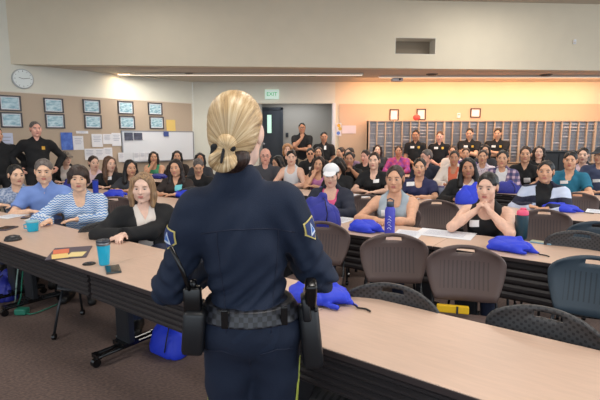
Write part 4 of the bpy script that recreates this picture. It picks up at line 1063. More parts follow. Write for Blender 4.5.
# ---------------------------------------------------------------- people standing
def stand(key, px, py, y, label, dy=0., look=(0, 0, 0), top=None, **kw):
    p = aty(px, py, y); z = p.z if top is None else top
    yaw = cam_yaw(p) + dy
    B = make_person(label, Vector((p.x, p.y, 0)), yaw, z, look=look, vox=.0105 if y < 9 else .012, seated=False, lean=.0, **kw); PEOPLE[key] = B
    return B
B = stand('wallman', 35, 121.5, 7.75, 'officer in black uniform with hands on hips against left wall', pose='hips', skin='pink', male=True, hair=('crop', 'grey'), tops=[('uniform_shirt', 'long_collar', 'black')], bottom='slacks', hs=1.08, w=1.1, look=(.15, .05, 0), dy=.05)
patch_on(B, .085, B.T.o[2] + .40, .05, .055, 'chest_badge', MATS['gold'])
B = stand('edgeman', -4, 127, 7.5, 'person in black uniform cut off by the left picture edge', pose='hips', skin='tan', male=True, hair=('crop', 'black'), tops=[('uniform_shirt', 'long_collar', 'black')], bottom='slacks', w=1.1, look=(.4, .1, 0))
B = stand('poloman', 302, 123, 10.7, 'tall man in black polo standing with hand at chin in the recess', pose='chin_stand', skin='brown', male=True, hair=('crop', 'black'), tops=[('polo', 'tee_collar', 'black')], bottom='khaki', glasses=True,
          arms={'R': ((.0, -.19, 1.54), (-.5, -.4, -.8), (.25, .1, .95), (.3, .9, 0), 1.1), 'L': ((-.08, -.22, 1.28), (.9, -.1, -.5), (-1, .1, .1), (0, 1, 0), .4)})
B = stand('poloman2', 324, 132, 10.6, 'shorter man in black polo standing beside the white post', pose='front', skin='brown', male=True, hair=('crop', 'black'), tops=[('polo', 'tee_collar', 'black')], bottom='slacks', look=(.1, .1, 0))
patch_on(B, .03, B.T.o[2] + .42, .05, .09, 'white_mark', MATS['badge'])
for key, px, py, lab, pose, pants, kw in (('off1', 416, 130, 'officer in black polo with arms down, standing leftmost before the mail sorter', 'front', 'slacks', dict(skin='brown')), ('off2', 440, 131.5, 'officer in black polo with hands joined, standing second from left before the sorter', 'front', 'slacks', dict(skin='pink')),
                                ('off3', 470, 128.5, 'officer in black polo with folded arms, left of two before the sorter', 'crossed', 'denim', dict(skin='tan', w=1.08)), ('off4', 498, 128.5, 'broad officer in black polo with folded arms, right of two before the sorter', 'crossed', 'denim', dict(skin='tan', w=1.15))):
    B = stand(key, px, py, 10.8, lab, pose=pose, male=True, hair=('crop', 'black' if key != 'off2' else 'lightbrown'), tops=[('polo', 'tee_collar', 'black')], bottom=pants, hs=1.04, look=(-.1, .12, 0), **kw)
    patch_on(B, -.07, B.T.o[2] + .40, .09, .05, 'name_badge', MATS['badge']); patch_on(B, .08, B.T.o[2] + .40, .05, .05, 'chest_badge', MATS['gold'])
# ---------------------------------------------------------------- the blond officer in the foreground, back to the camera
mat('uniform_navy', (30, 40, 60), .78, noise=.06, nscale=300, bump=.15, spec=.3); mat('uniform_pants', (28, 37, 56), .8, noise=.06, nscale=300, bump=.15, spec=.3)
OV = .0062
oy = 1.50; ox = (250.5 - 300) / F_PX * 1.55
OB = make_person('blond officer in navy uniform standing with her back turned in the foreground', (ox, oy, 0), math.pi + .04, 1.678, pose='custom', look=(-.16, .04, -.03), side=.078, skin='fair', hair=(None, 'brown'),
    tops=[('uniform_shirt', 'long_collar', 'uniform_navy')], bottom='uniform_pants', w=.90, lean=.02, vox=OV, seated=False, hs=1.04, cat='person',
    arms={'L': ((.13, -.20, 1.06), (.62, .85, -.1), (-.5, -.8, .1), (-.3, 0, -1), .5), 'R': ((-.12, -.22, 1.13), (-.48, .9, -.2), (.6, -.75, .1), (.2, 0, -1), .5)})
def folds(amp):
    return wrinkle(amp)
def officer():
    B = OB; T, h, body, L, w = B.T, B.h, B.o, B.L, B.w
    # slicked back hair gathered in a low looped bun
    face = h.el((0, -.112, -.035), (.066, .085, .118), k=.012, sub=True)
    ears = [h.el((s * .086, -.005, -.006), (.022, .030, .042), k=.010, sub=True) for s in (-1, 1)]
    cap = [h.el((0, .024, .038), (.081, .104, .089), k=.02), h.el((0, .055, -.018), (.071, .066, .068), k=.03)]
    def strands(X, Y, Z, D):
        o = h.o; Rm = h.R
        x = Rm[0, 0] * (X - o[0]) + Rm[1, 0] * (Y - o[1]) + Rm[2, 0] * (Z - o[2]); y = Rm[0, 1] * (X - o[0]) + Rm[1, 1] * (Y - o[1]) + Rm[2, 1] * (Z - o[2]); z = Rm[0, 2] * (X - o[0]) + Rm[1, 2] * (Y - o[1]) + Rm[2, 2] * (Z - o[2])
        a = np.arctan2(x, z + .075 + 0 * y)
        return D + .0005 * np.sin(a * 61 + 12 * y) + .0003 * np.sin(a * 133 + 20 * y)
    hair = sculpt('hair', cap + [face] + ears, .0035, hair_officer(h), body, 0, [strands])
    # the loops of the bun
    bunc = V(.008, .122, -.080)
    loops = []
    for (dx, dz, rr, tilt) in ((0, -.006, .024, .0), (.004, -.012, .018, .5), (-.004, .006, .016, -.4)):
        pts = [bunc + V(dx + math.cos(a) * rr * 1.25, .010 * math.sin(2 * a + tilt), dz + math.sin(a) * rr * .8) for a in np.linspace(0, 2 * math.pi, 13)]
        loops += [h.rc(tuple(pts[i]), tuple(pts[i + 1]), (.0115), .0115, k=.004) for i in range(12)]
    loops += [h.rc((0, .112, -.035), tuple(bunc + V(0, -.01, .02)), .030, .022, k=.012)]
    bun = sculpt('hair_bun', loops, .0035, hair_officer(h), hair, 0, [strands])
    tie = [h.rc((-.020, .121, -.048), (.034, .122, -.046), .0095, .0095, k=.01), h.rc((.034, .122, -.046), (.038, .132, -.075), .0075, .006, k=.006), h.rc((.002, .134, -.050), (.004, .149, -.088), .0055, .004, k=.006)]
    sculpt('hair_tie', tie, .003, MATS['black'], hair)
    nape = [h.rc((-.03, .078, -.075), (.03, .078, -.075), .030, .030, k=.02), h.rc((0, .055, -.075), (0, .05, -.10), .045, .036, k=.03)]
    sculpt('nape_hair', nape, .004, MATS['hair_brown'], hair, 0, [strands])
    # stand collar band
    col = [RC(T.p(0, .014, L - .012), T.p(0, .012, L + .040), .074, .066, k=.01)]
    o1 = T.p(0, .0, L + .045)
    def col_cut(X, Y, Z, D):
        top = Z - (o1[2] - .028 + .45 * np.clip(Y + .02, -.05, .08) * 1.0)
        return np.maximum(np.maximum(D, top), (o1[2] - .085) - Z)
    sculpt('collar', col, .005, MATS['uniform_navy'], body, 0, [col_cut])
    # back yoke seam and two long princess seams
    from mathutils.bvhtree import BVHTree
    sh = [o for o in body.children if o.name.startswith('uniform_shirt')][0].data
    bv = BVHTree.FromPolygons([v.co[:] for v in sh.vertices], [p.vertices[:] for p in sh.polygons])
    def on_back(x, z):
        hit = bv.ray_cast(Vector((x, .8, z)), Vector((0, -1, 0)))
        return hit[0].y if hit[0] is not None else .1
    sm = mat('seam_thread', (22, 30, 52), .8)
    z0 = T.o[2]
    def seam(pts):
        b = new(); tube(b, [(x, on_back(x, z) + .0004, z) for x, z in pts], .0022, 6); obj('seam', b, sm, body, True)
    seam([(x, z0 + L - .115 - .02 * (abs(x) / .15) ** 2) for x in np.linspace(-.15, .15, 25)])
    for s in (-1, 1): seam([(s * (.085 + .012 * math.cos(t * 3)), z0 + L - .125 - t * .33) for t in np.linspace(0, 1, 30)])
    # duty belt
    hips = [q for q in B.prims if q.tag in ('torso', 'leg')][:1] + [q for q in B.prims if q.tag == 'torso'][1:2] + [q for q in B.prims if q.tag == 'leg' and abs(q.a[2] - (z0 - .02)) < .03]
    bz = z0 + .070
    def band(zc, hw): return lambda X, Y, Z, D: np.maximum(D, np.abs(Z - (zc - .06 * Y)) - hw)
    belt = sculpt('duty_belt', hips, .0055, mat_pattern('basketweave', 'basket', (22, 23, 28), (48, 50, 58), None, .5, .4), body, .026, [band(bz, .025)])
    def hip_y(x, z, sgn=1):
        y = np.linspace(.35 * sgn, 0, 351); d = sample(hips, np.stack([np.full_like(y, x), y, np.full_like(y, z)], 1), .034); i = np.argmax(d < 0); return y[i]
    def hip_x(y, z, sgn):
        x = np.linspace(.40 * sgn, 0, 401); d = sample(hips, np.stack([x, np.full_like(x, y), np.full_like(x, z)], 1), .034); i = np.argmax(d < 0); return x[i]
    for x in (-.115, .075):
        b = new(); box(b, (x, hip_y(x, bz) + .004, bz), (.022, .010, .062), bevel=.003); obj('belt_keeper', b, MATS['black_gloss'], belt)
    # holster with pistol on her right hip
    hx = hip_x(.03, bz, -1)
    Rt = Matrix.Rotation(.10, 3, 'Y') @ Matrix.Rotation(.08, 3, 'X')
    b = new(); box(b, (hx - .036, .045, bz - .095), (.070, .078, .225), bevel=.020, rot=Rt); hol = obj('holster', b, mat('holster_black', (24, 26, 30), .38), belt, True)
    b = new(); box(b, (hx - .020, .045, bz + .005), (.030, .085, .085), bevel=.010, rot=Rt); obj('holster_loop', b, mat('holster_black', (24, 26, 30), .38), hol, True)
    b = new(); box(b, (hx - .034, .072, bz + .058), (.040, .055, .115), bevel=.011, rot=Matrix.Rotation(-.45, 3, 'X')); obj('pistol_grip', b, MATS['black_gloss'], hol, True)
    b = new(); box(b, (hx - .034, .020, bz + .030), (.040, .12, .040), bevel=.006, rot=Matrix.Rotation(.05, 3, 'X')); obj('pistol_slide', b, mat('gun_grey', (40, 44, 50), .35), hol, True)
    b = new(); tube(b, [(hx - .053, .02, bz - .03), (hx - .055, .05, bz - .01), (hx - .050, .085, bz + .01)], .006, 8); obj('thumb_strap', b, MATS['black_gloss'], hol, True)
    # radio in a pouch, with a long antenna, on her left hip
    lx = hip_x(.06, bz, 1)
    b = new(); box(b, (lx + .024, .075, bz - .06), (.072, .075, .150), bevel=.014, rot=Matrix.Rotation(-.08, 3, 'Y')); rp = obj('radio_pouch', b, mat('holster_black', (24, 26, 30), .38), belt, True)
    b = new(); box(b, (lx + .026, .075, bz + .040), (.056, .045, .105), bevel=.008); rd = obj('radio', b, MATS['black_gloss'], rp, True)
    b = new(); tube(b, [(lx + .032, .090, bz + .085), (lx + .050, .100, bz + .15), (lx + .082, .108, bz + .235)], [.0085, .0075, .006], 10); obj('antenna', b, MATS['black_gloss'], rd, True)
    b = new(); lathe(b, [(.011, 0), (.011, .018), (0, .018)], 14, (lx + .026, .062, bz + .092)); obj('radio_knob', b, MATS['black_gloss'], rd, True)
    b = new(); box(b, (lx + .026, -.02, bz - .035), (.042, .062, .085), bevel=.010); obj('belt_pouch', b, mat('holster_black', (24, 26, 30), .38), belt, True)
    # cuff case on the back
    # trouser pockets and side stripe
    legs = [q for q in B.prims if q.tag == 'leg'] + [[q for q in B.prims if q.tag == 'torso'][0]]
    def leg_x(y, z, sgn):
        x = np.linspace(.40 * sgn, 0, 401); d = sample(legs, np.stack([x, np.full_like(x, y), np.full_like(x, z)], 1), .012); i = np.argmax(d < 0); return x[i]
    for sgn in (-1, 1):
        b = new(); prev = None
        for z in np.linspace(z0 - .12, .12, 40):
            yy = .012 if sgn < 0 else -.035
            r_ = [b.verts.new((leg_x(yy + dy, z, sgn) + sgn * .0035, yy + dy, z)) for dy in (-.010, 0, .010)]
            if prev:
                for k in range(2): b.faces.new((prev[k], prev[k + 1], r_[k + 1], r_[k]))
            prev = r_
        bmesh.ops.recalc_face_normals(b, faces=b.faces); bmesh.ops.solidify(b, geom=b.faces[:], thickness=.003)
        obj('trouser_stripe', b, mat('stripe_yellow', (196, 206, 92), .6), body)
    def bot_y(x, z):
        y = np.linspace(.35, -.05, 401); d = sample(legs, np.stack([np.full_like(y, x), y, np.full_like(y, z)], 1), .012); i = np.argmax(d < 0); return y[i]
    for s in (-1, 1):
        b = new(); pts = [(s * x, bot_y(s * x, z0 - .045 - .012 * abs(x - .09) / .05) + .0012, z0 - .045 - .012 * abs(x - .09) / .05) for x in np.linspace(.035, .145, 12)]
        tube(b, pts, .0024, 6); obj('pocket_welt', b, sm, body, True)
    b = new(); tube(b, [(0, bot_y(0, z) + .0005, z) for z in np.linspace(z0 + .02, z0 - .13, 10)], .0022, 6); obj('seam', b, sm, body, True)
    # sleeve patches
    for nm, sd in (('R', -1), ('L', 1)):
        S, E, W = B.arm[nm]
        pr, off = B.layers[-1]
        ctr = S + (E - S) * .30; dirn = V(sd * .80, .60, 0.); dirn /= np.linalg.norm(dirn)
        up = (S - E) / np.linalg.norm(S - E); side_ = np.cross(dirn, up); side_ /= np.linalg.norm(side_)
        def surf(u, v_, lift):
            base = ctr + side_ * u + up * v_
            hit = bv.ray_cast(Vector(base + dirn * .25), Vector(-dirn))
            if hit[0] is not None: return np.array(hit[0]) + dirn * lift
            t = np.linspace(.16, -.02, 361); d = sample(pr, base[None] + dirn[None] * t[:, None], off); i = np.argmax(d < 0)
            return base + dirn * (t[i] + lift)
        def shape(sc, lift, nm2, m, tri=False):
            b = new()
            outl = [(-.036, .040), (.036, .040), (.040, -.012), (0, -.052), (-.040, -.012)] if not tri else [(0, .026), (.020, -.024), (-.020, -.024)]
            # dense fan
            rings = []
            for f_ in (0.02, .35, .7, 1):
                ring = []
                for i in range(len(outl)):
                    a, c = outl[i], outl[(i + 1) % len(outl)]
                    for k in range(4):
                        t = k / 4; u, v_ = (a[0] + (c[0] - a[0]) * t) * f_ * sc, (a[1] + (c[1] - a[1]) * t) * f_ * sc
                        ring.append(b.verts.new(surf(u, v_, lift)))
                rings.append(ring)
            n = len(rings[0])
            b.faces.new(rings[0])
            for q in range(3):
                for k in range(n): b.faces.new((rings[q][k], rings[q][(k + 1) % n], rings[q + 1][(k + 1) % n], rings[q + 1][k]))
            bmesh.ops.recalc_face_normals(b, faces=b.faces); bmesh.ops.solidify(b, geom=b.faces[:], thickness=.001)
            return obj(nm2, b, m, None)
        a = shape(.86, .0045, 'sleeve_patch', mat('patch_gold', (214, 196, 120), .6)); a.parent = body
        c = shape(.74, .0062, 'patch_field', mat('patch_blue', (30, 52, 110), .6)); c.parent = a
        c = shape(.85, .0080, 'patch_triangle', mat('patch_white', (214, 224, 240), .6), True); c.parent = a
        c = shape(.46, .0096, 'patch_center', mat('patch_light_blue', (70, 120, 200), .6), True); c.parent = a
    # ear stud
    b = new(); blob(b, h.p(-.084, .0, -.030), (.004, .004, .004), 10, 8); obj('earring', b, MATS['metal'], body, True)
def hair_officer(h):
    n = 'hair_officer'
    if n in MATS: return MATS[n]
    m = mat(n, (196, 160, 108), .38)
    nt = m.node_tree; b = nt.nodes['Principled BSDF']
    tc = nt.nodes.new('ShaderNodeTexCoord'); vs = nt.nodes.new('ShaderNodeVectorMath'); vs.operation = 'SUBTRACT'
    o = h.p(.0, .09, -.05); vs.inputs[1].default_value = tuple(o)
    nt.links.new(tc.outputs['Object'], vs.inputs[0])
    sp = nt.nodes.new('ShaderNodeSeparateXYZ'); nt.links.new(vs.outputs[0], sp.inputs[0])
    ang = mathnode(nt, 'ARCTAN2', sp.outputs[0], sp.outputs[2])
    cb = nt.nodes.new('ShaderNodeCombineXYZ'); nt.links.new(mathnode(nt, 'MULTIPLY', ang, 1.0), cb.inputs[0]); nt.links.new(mathnode(nt, 'MULTIPLY', sp.outputs[1], 1.2), cb.inputs[1])
    nz = nt.nodes.new('ShaderNodeTexNoise'); nz.inputs['Scale'].default_value = 9; nz.inputs['Detail'].default_value = 6; nz.inputs['Roughness'].default_value = .7
    nt.links.new(cb.outputs[0], nz.inputs['Vector'])
    r = nt.nodes.new('ShaderNodeValToRGB'); e = r.color_ramp.elements
    e[0].position = .30; e[0].color = srgb((120, 92, 64)); e[1].position = .70; e[1].color = srgb((246, 226, 186)); q = e.new(.48); q.color = srgb((200, 166, 120))
    nt.links.new(nz.outputs['Fac'], r.inputs['Fac']); nt.links.new(r.outputs[0], b.inputs['Base Color'])
    bp = nt.nodes.new('ShaderNodeBump'); bp.inputs['Strength'].default_value = .5; bp.inputs['Distance'].default_value = .004
    nt.links.new(nz.outputs['Fac'], bp.inputs['Height']); nt.links.new(bp.outputs[0], b.inputs['Normal'])
    return m
officer()
# ---------------------------------------------------------------- empty chairs
def empty_chair(px, py, n, yawoff, label, kind, z=.90):
    # px, py: where the top of the backrest shows; n: row depth of the backrest
    p = atn(px, py, n); yaw = cam_yaw(p) * .5 + ROWYAW * .5 + yawoff
    fw = Vector((math.sin(yaw), -math.cos(yaw), 0))
    c = Vector((p.x, p.y, 0)) + fw * .25
    return chair(c, yaw, label, kind)
empty_chair(394, 236, 1.53, .40, 'empty brown chair behind the front table, below the purple bottle', 'brown')
empty_chair(466, 246, 1.47, .34, 'empty brown chair behind the front table, with yellow showing under its backrest', 'brown')
empty_chair(322, 226, 1.62, .05, 'empty brown chair partly hidden right of the blond officer', 'brown')
empty_chair(392, 281, .60, .02, 'black mesh chair pushed under the front table, nearer the officer', 'mesh')
empty_chair(548, 303, .66, .02, 'black mesh chair pushed under the front table, at lower right', 'mesh')
empty_chair(597, 259, 1.64, .12, 'slate empty chair at the right edge below the second row table', 'slate')
empty_chair(545, 208, 3.40, .35, 'empty brown chair behind the pink-lidded tumbler', 'brown')
empty_chair(600, 226, 2.95, .2, 'slate empty chair at the right edge behind the second row table', 'slate')
empty_chair(582, 233, 2.42, 0, 'dark mesh chair pushed under the second row table at right', 'mesh')
empty_chair(578, 192, 5.15, .35, 'empty brown chair beside the white and navy jacket', 'brown')
empty_chair(437, 199, 3.45, .38, 'empty brown chair right of the grey tank top', 'brown')
empty_chair(106, 223, .70, .1, 'dark mesh chair pushed to the front table, left of the blond woman', 'mesh')
empty_chair(113, 197, 1.5, .55, 'empty brown chair behind the gap between zigzag top and black cardigan', 'brown')
empty_chair(366, 197, 3.42, .4, 'empty brown chair between the white cap and the grey tank top', 'brown')
empty_chair(193, 171, 2.75, .3, 'black chair back just left of the officer shoulder', 'mesh')

for o in list(bpy.data.objects):
    if o.get('label', '').startswith(('black mesh chair pushed under', 'dark mesh chair pushed to the front')): o.scale.z = .97 if 'lower right' in o['label'] else .955
# ---------------------------------------------------------------- things on the tables
TZ = .741
def on(px, py, z=TZ):
    p = atz(px, py, z); return Vector((p.x, p.y, z))
def crease(seed, w):
    a, c = 1.3 * seed, .7 * seed
    def fn(X, Y, Z, D):
        f1 = np.abs(np.sin(13 * X + 17 * Y + a + 1.2 * np.sin(9 * Y - 6 * Z))); f2 = np.abs(np.sin(21 * Y - 15 * X + 9 * Z + c))
        return D + .0075 * (1 - f1) ** 3 + .0045 * (1 - f2) ** 3
    return fn
def bag(px, py, w, d, h, yaw, label, m=None, z=TZ, lean=0., cord=True, seed=0, name='drawstring_bag'):
    p = on(px, py, z); m = m or BLUE
    rr = random.Random(seed)
    def rj(a): return a * rr.uniform(.8, 1.15)
    pr = []
    if h < .14:
        pr = [EL((-w * .06, 0, h * .40), (w * .44, d * .46, h * .40), k=.02), RC((-w * .40, -d * .36, h * .16), (w * .34, -d * .40, h * .16), h * .14, h * .12, k=.035), RC((-w * .42, d * .36, h * .22), (w * .22, d * .40, h * .30), h * .16, h * .14, k=.035),
              RC((-w * .30, -d * .05, h * .70), (w * .10, d * .22, rj(h * .80)), h * .16, h * .12, k=.04), RC((w * .26, 0, h * .30), (w * .54, -d * .10, h * .12), h * .22, h * .07, k=.05)]
    else:
        pr = [RC((-w * .32, 0, h * .12), (w * .32, 0, h * .12), d * .42, d * .40, k=.06), RC((-w * .30, d * .05, h * .45), (w * .30, d * .08, h * .45), d * .34, d * .32, k=.06), RC((-w * .2, d * .12, h * .8), (w * .12, d * .16, rj(h * .82)), d * .2, d * .16, k=.06), RC((w * .05, d * .15, h * .85), (w * .1, d * .2, h), d * .12, d * .16, k=.04)]
    o = sculpt(name, pr, .007, m, None, 0, [crease(seed, w), lambda X, Y, Z, D: np.maximum(D, .001 - Z)])
    o.location = p; o.rotation_euler = (0, 0, yaw)
    tag(o, label, 'bag', 'blue drawstring bags handed out')
    if cord:
        b = new()
        if h < .14: tube(b, [(w * .46, -d * .06, h * .2), (w * .56, -d * .14, .008), (w * .66, -d * .10, .006), (w * .74, -d * .18, .006)], .0045, 6)
        else: tube(b, [(w * .08, d * .12, h), (w * .2, -d * .1, h * .9), (w * .3, -d * .35, h * .5), (w * .28, -d * .42, h * .2)], .0045, 6)
        obj('drawstring', b, CORD, o, True)
    return o
bag(367, 231, .32, .24, .11, ROWYAW + .1, 'blue drawstring bag on second row table left of the purple bottle', seed=1)
bag(512, 250, .34, .25, .10, ROWYAW - .1, 'blue drawstring bag with black cord on table before the pink-lidded tumbler', seed=2)
bag(562, 211, .40, .26, .10, ROWYAW, 'long blue bag on the third row table below the navy-banded jacket', seed=3)
bag(322, 300, .36, .24, .10, ROWYAW + .15, 'blue drawstring bag on the front table right of the officer holster', seed=4)
bag(116, 196.5, .42, .26, .10, ROWYAW, 'blue bag on the second row table behind the zigzag top', seed=5, cord=False)
bag(184, 196.5, .34, .26, .09, ROWYAW, 'blue bag on the second row table left of the officer shoulder', seed=6, cord=False)
bag(318, 226, .34, .26, .27, ROWYAW + .4, 'dark blue upright bag on the table before the white cap woman', DBLUE, seed=7)
bag(327, 193, .34, .24, .10, ROWYAW, 'blue bag on the third row table below the lilac top', seed=8, cord=False)
bag(472, 204, .38, .20, .24, ROWYAW + .5, 'blue upright bag on the table in front of long black hair', seed=9)
bag(507, 193, .32, .20, .16, ROWYAW + .3, 'dark blue crumpled bag on the table in front of the plaid shirt', DBLUE, seed=10)
bag(531, 182.5, .40, .24, .10, ROWYAW, 'blue bag lying on the fourth row table below the white-logo T-shirt', seed=11, cord=False)
bag(572, 186, .30, .24, .09, ROWYAW, 'dark blue bag on the table before the teal T-shirt', DBLUE, seed=12, cord=False)
bag(402, 173, .46, .26, .12, ROWYAW, 'dark blue bag on the table below the magenta top', DBLUE, seed=13, cord=False)
bag(160, 178.5, .50, .26, .11, ROWYAW, 'dark blue bag on the table below the green top', DBLUE, seed=14, cord=False)
bag(169, 352, .26, .22, .27, ROWYAW, 'blue bag standing on the carpet under the front table beside the officer', z=.0, seed=15)
bag(2, 297, .34, .26, .24, ROWYAW, 'dark blue bag on the carpet under the table at left edge', DBLUE, z=.0, seed=16)
bag(70, 190, .20, .18, .18, ROWYAW, 'small blue upright bag behind the zigzag top shoulder', DBLUE, seed=17, cord=False)

def tumbler(px, py, r0, r1, h, mname, lid, label, cat='tumbler', kind='tumbler', z=TZ):
    t = thing(kind, label, cat, on(px, py, z), 0)
    b = new(); lathe(b, [(0, 0), (r0 * .94, 0), (r0, .006), (r0 + (r1 - r0) * .5, h * .5), (r1, h * .95), (r1, h), (0, h)], 28); obj('cup_body', b, mname, t, True)
    b = new(); lathe(b, [(0, h), (r1 * 1.04, h), (r1 * 1.05, h + .012), (r1 * .9, h + .017), (0, h + .015)], 28); l = obj('lid', b, lid, t, True)
    return t, l
CY = mat('tumbler_cyan', (32, 178, 216), .35)
t, l = tumbler(104.5, 264.5, .031, .041, .145, CY, mat('lid_dark', (52, 58, 70), .3), 'tall cyan tumbler on the front table before the blond woman')
b = new(); tube(b, [(.012, 0, .155), (.012, 0, .163)], .010, 12); obj('sip_hole', b, MATS['black_gloss'], l, True)
b = new(); lathe(b, [(.0415, .128), (.0425, .130), (.0425, .145), (.0415, .147)], 28); obj('rim_band', b, MATS['metal'], t, True)
t, l = tumbler(33, 231, .042, .048, .078, CY, mat('lid_pale', (150, 200, 214), .3), 'short cyan cup on the front table before the light blue shirt', 'cup', 'cup')
b = new(); tube(b, [(-.048, 0, .062), (-.075, 0, .055), (-.075, 0, .025), (-.046, 0, .018)], .006, 8); obj('handle', b, CY, t, True)
# purple-blue sports bottle
t = thing('water_bottle', 'tall violet-blue water bottle with grey lid in front of grey tank top', 'bottle', on(389.5, 234, TZ), ROWYAW)
b = new(); lathe(b, [(0, 0), (.040, 0), (.043, .006), (.043, .205), (.036, .225), (.028, .235), (0, .235)], 28); obj('bottle_body', b, mat('bottle_violet', (72, 76, 196), .35), t, True)
b = new(); lathe(b, [(0, .235), (.031, .235), (.031, .268), (.026, .274), (0, .274)], 24); l = obj('lid', b, mat('lid_slate', (74, 84, 98), .4), t, True)
b = new(); tube(b, [(-.026, 0, .262), (-.030, 0, .288), (0, 0, .302), (.030, 0, .288), (.026, 0, .262)], .006, 8); obj('carry_loop', b, mat('lid_slate', (74, 84, 98), .4), l, True)
b = new()
for k, (a0, a1) in enumerate(((-.35, .35), (-.2, .4), (-.4, .2), (-.3, .38), (-.15, .3))):
    z_ = .055 + k * .024
    for sgn in (0, 1):
        pts = [(.0437 * math.sin(.35 + a), -.0437 * math.cos(.35 + a), z_ + .008 * math.sin(a * 7 + sgn * 2)) for a in np.linspace(a0, a1, 9)]
    tube(b, pts, .0028, 6)
obj('bottle_lettering', b, mat('print_white', (206, 212, 240), .5), t)
t = thing('water_bottle', 'dark teal tumbler with bright pink lid on table right of clasped hands', 'bottle', on(521, 238.5, TZ), 0)
b = new(); lathe(b, [(0, 0), (.040, 0), (.043, .006), (.046, .18), (.043, .192), (0, .192)], 28); obj('bottle_body', b, mat('bottle_teal_dark', (22, 58, 72), .4), t, True)
b = new(); lathe(b, [(0, .192), (.043, .192), (.045, .198), (.043, .222), (.030, .232), (0, .233)], 24); l = obj('lid', b, mat('lid_pink', (240, 92, 130), .45), t, True)
b = new(); tube(b, [(.02, 0, .226), (.022, 0, .243), (-.018, 0, .243), (-.02, 0, .228)], .008, 8); obj('carry_loop', b, mat('lid_pink', (240, 92, 130), .45), l, True)
t, l = tumbler(441, 197, .036, .044, .135, mat('cup_clear', (168, 172, 196), .25), mat('lid_violet', (86, 76, 130), .35), 'pale cup with dark violet lid on the third row table', 'cup', 'cup')
t, l = tumbler(358, 178, .036, .045, .13, mat('cup_paper', (206, 206, 212), .6), mat('lid_white', (228, 228, 230), .4), 'white paper cup on the table beside folded hands', 'cup', 'cup')
t, l = tumbler(96, 194, .038, .040, .19, mat('bottle_blue', (36, 66, 190), .35), mat('lid_blue', (30, 48, 140), .4), 'blue bottle on second row table right of the zigzag top', 'bottle', 'bottle')
# phones, pads, papers
def slab(px, py, w, d, h, yaw, name, label, cat, m, top_m=None, z=TZ, part='screen'):
    t = thing(name, label, cat, on(px, py, z), yaw)
    b = new(); box(b, (0, 0, h / 2), (w, d, h), bevel=min(h * .35, .004)); obj('case', b, m, t)
    if top_m:
        b = new(); box(b, (0, 0, h + .0006), (w * .9, d * .92, .0012)); obj(part, b, top_m, t)
    return t
SCR = mat('screen_black', (22, 24, 30), .12); PHG = mat('phone_green_grey', (66, 74, 76), .4)
slab(113, 270, .085, .17, .010, ROWYAW + 1.1, 'phone', 'dark phone lying beside the cyan tumbler at the table seam', 'phone', PHG, SCR)
slab(541, 243, .075, .15, .010, ROWYAW + 1.5, 'phone', 'phone in pale blue case right of the pink-lidded tumbler', 'phone', mat('phone_blue', (136, 176, 200), .4), mat('phone_yellow', (170, 176, 150), .3))
slab(27, 217.5, .075, .15, .010, ROWYAW + .9, 'phone', 'dark phone between papers before the light blue shirt', 'phone', MATS['black_gloss'], SCR)
slab(6, 229, .12, .17, .012, ROWYAW + .6, 'tablet', 'grey tablet at the left edge of the front table', 'tablet', mat('tablet_grey', (92, 84, 92), .4), SCR)
t = thing('conference_microphone', 'black domed conference microphone at the left edge of the front table', 'microphone', on(13, 240, TZ), ROWYAW)
b = new(); lathe(b, [(0, 0), (.062, 0), (.060, .012), (.046, .030), (.022, .040), (0, .042)], 28); obj('microphone_dome', b, mat('dome_black', (38, 40, 44), .4), t, True); b = new(); lathe(b, [(.050, .0275), (.0515, .028), (.047, .0315), (.045, .031)], 28); obj('light_ring', b, MATS['charcoal'], t, True)
t = thing('cable_grommet', 'small oval black puck on the front table beside the yellow cards', 'grommet', on(89, 264, TZ), ROWYAW)
b = new(); lathe(b, [(0, 0), (.040, 0), (.040, .004), (.034, .007), (0, .007)], 24); obj('puck_base', b, MATS['black_gloss'], t, True); b = new(); box(b, (0, 0, .008), (.04, .012, .003)); obj('puck_slot', b, MATS['charcoal'], t)
t = slab(70, 253, .25, .33, .006, ROWYAW + .95, 'folder', 'dark folder with yellow and orange cards on the front table', 'folder', mat('folder_dark', (86, 76, 88), .45))
for i, (x, y, a, c) in enumerate(((-.045, -.10, .2, (240, 206, 128)), (.055, -.085, -.1, (236, 214, 150)), (-.06, .03, .15, (224, 120, 84)))):
    b = new(); box(b, (x, y, .0075 + i * .001), (.10, .13, .0015), rz=a); obj('card', b, mat('card_%d' % i, c, .6), t)
def paper(px, py, w, d, yaw, label, lines=True, z=TZ, m=None):
    o_ = on(px, py, z); b = new(); n = 6; g = {}
    for i in range(n + 1):
        for j in range(n + 1): g[i, j] = b.verts.new(((i / n - .5) * w, (j / n - .5) * d, .003 + .004 * (i / n - .5) ** 2 * (j / n)))
    for i in range(n):
        for j in range(n): b.faces.new((g[i, j], g[i + 1, j], g[i + 1, j + 1], g[i, j + 1]))
    bmesh.ops.recalc_face_normals(b, faces=b.faces); bmesh.ops.solidify(b, geom=b.faces[:], thickness=.002)
    o = obj('paper_sheet', b, m or PAP, None); o.location = o_; o.rotation_euler[2] = yaw; tag(o, label, 'paper', 'papers on the tables')
    if lines:
        b = new()
        for k in range(5): box(b, (0, d * (.3 - .14 * k), .0058), (w * .7, d * .02, .0006))
        obj('printed_lines', b, MATS['print_grey'], o)
    return o
paper(13, 216, .22, .29, ROWYAW + .3, 'white paper at the left edge of the front table before the floral shirt')
paper(33, 219, .10, .18, ROWYAW + .8, 'small white slip on the front table before the light blue shirt', False)
paper(408, 234, .22, .30, ROWYAW + .2, 'white form on second row table just right of the violet bottle')
paper(445, 234, .46, .30, ROWYAW + .1, 'large white sheet on table in front of clasped hands')
paper(341, 220, .22, .30, ROWYAW, 'white sheet on table before the pink top and white cap')
paper(536, 207, .24, .28, ROWYAW, 'white sheet on third row table left of the long blue bag')
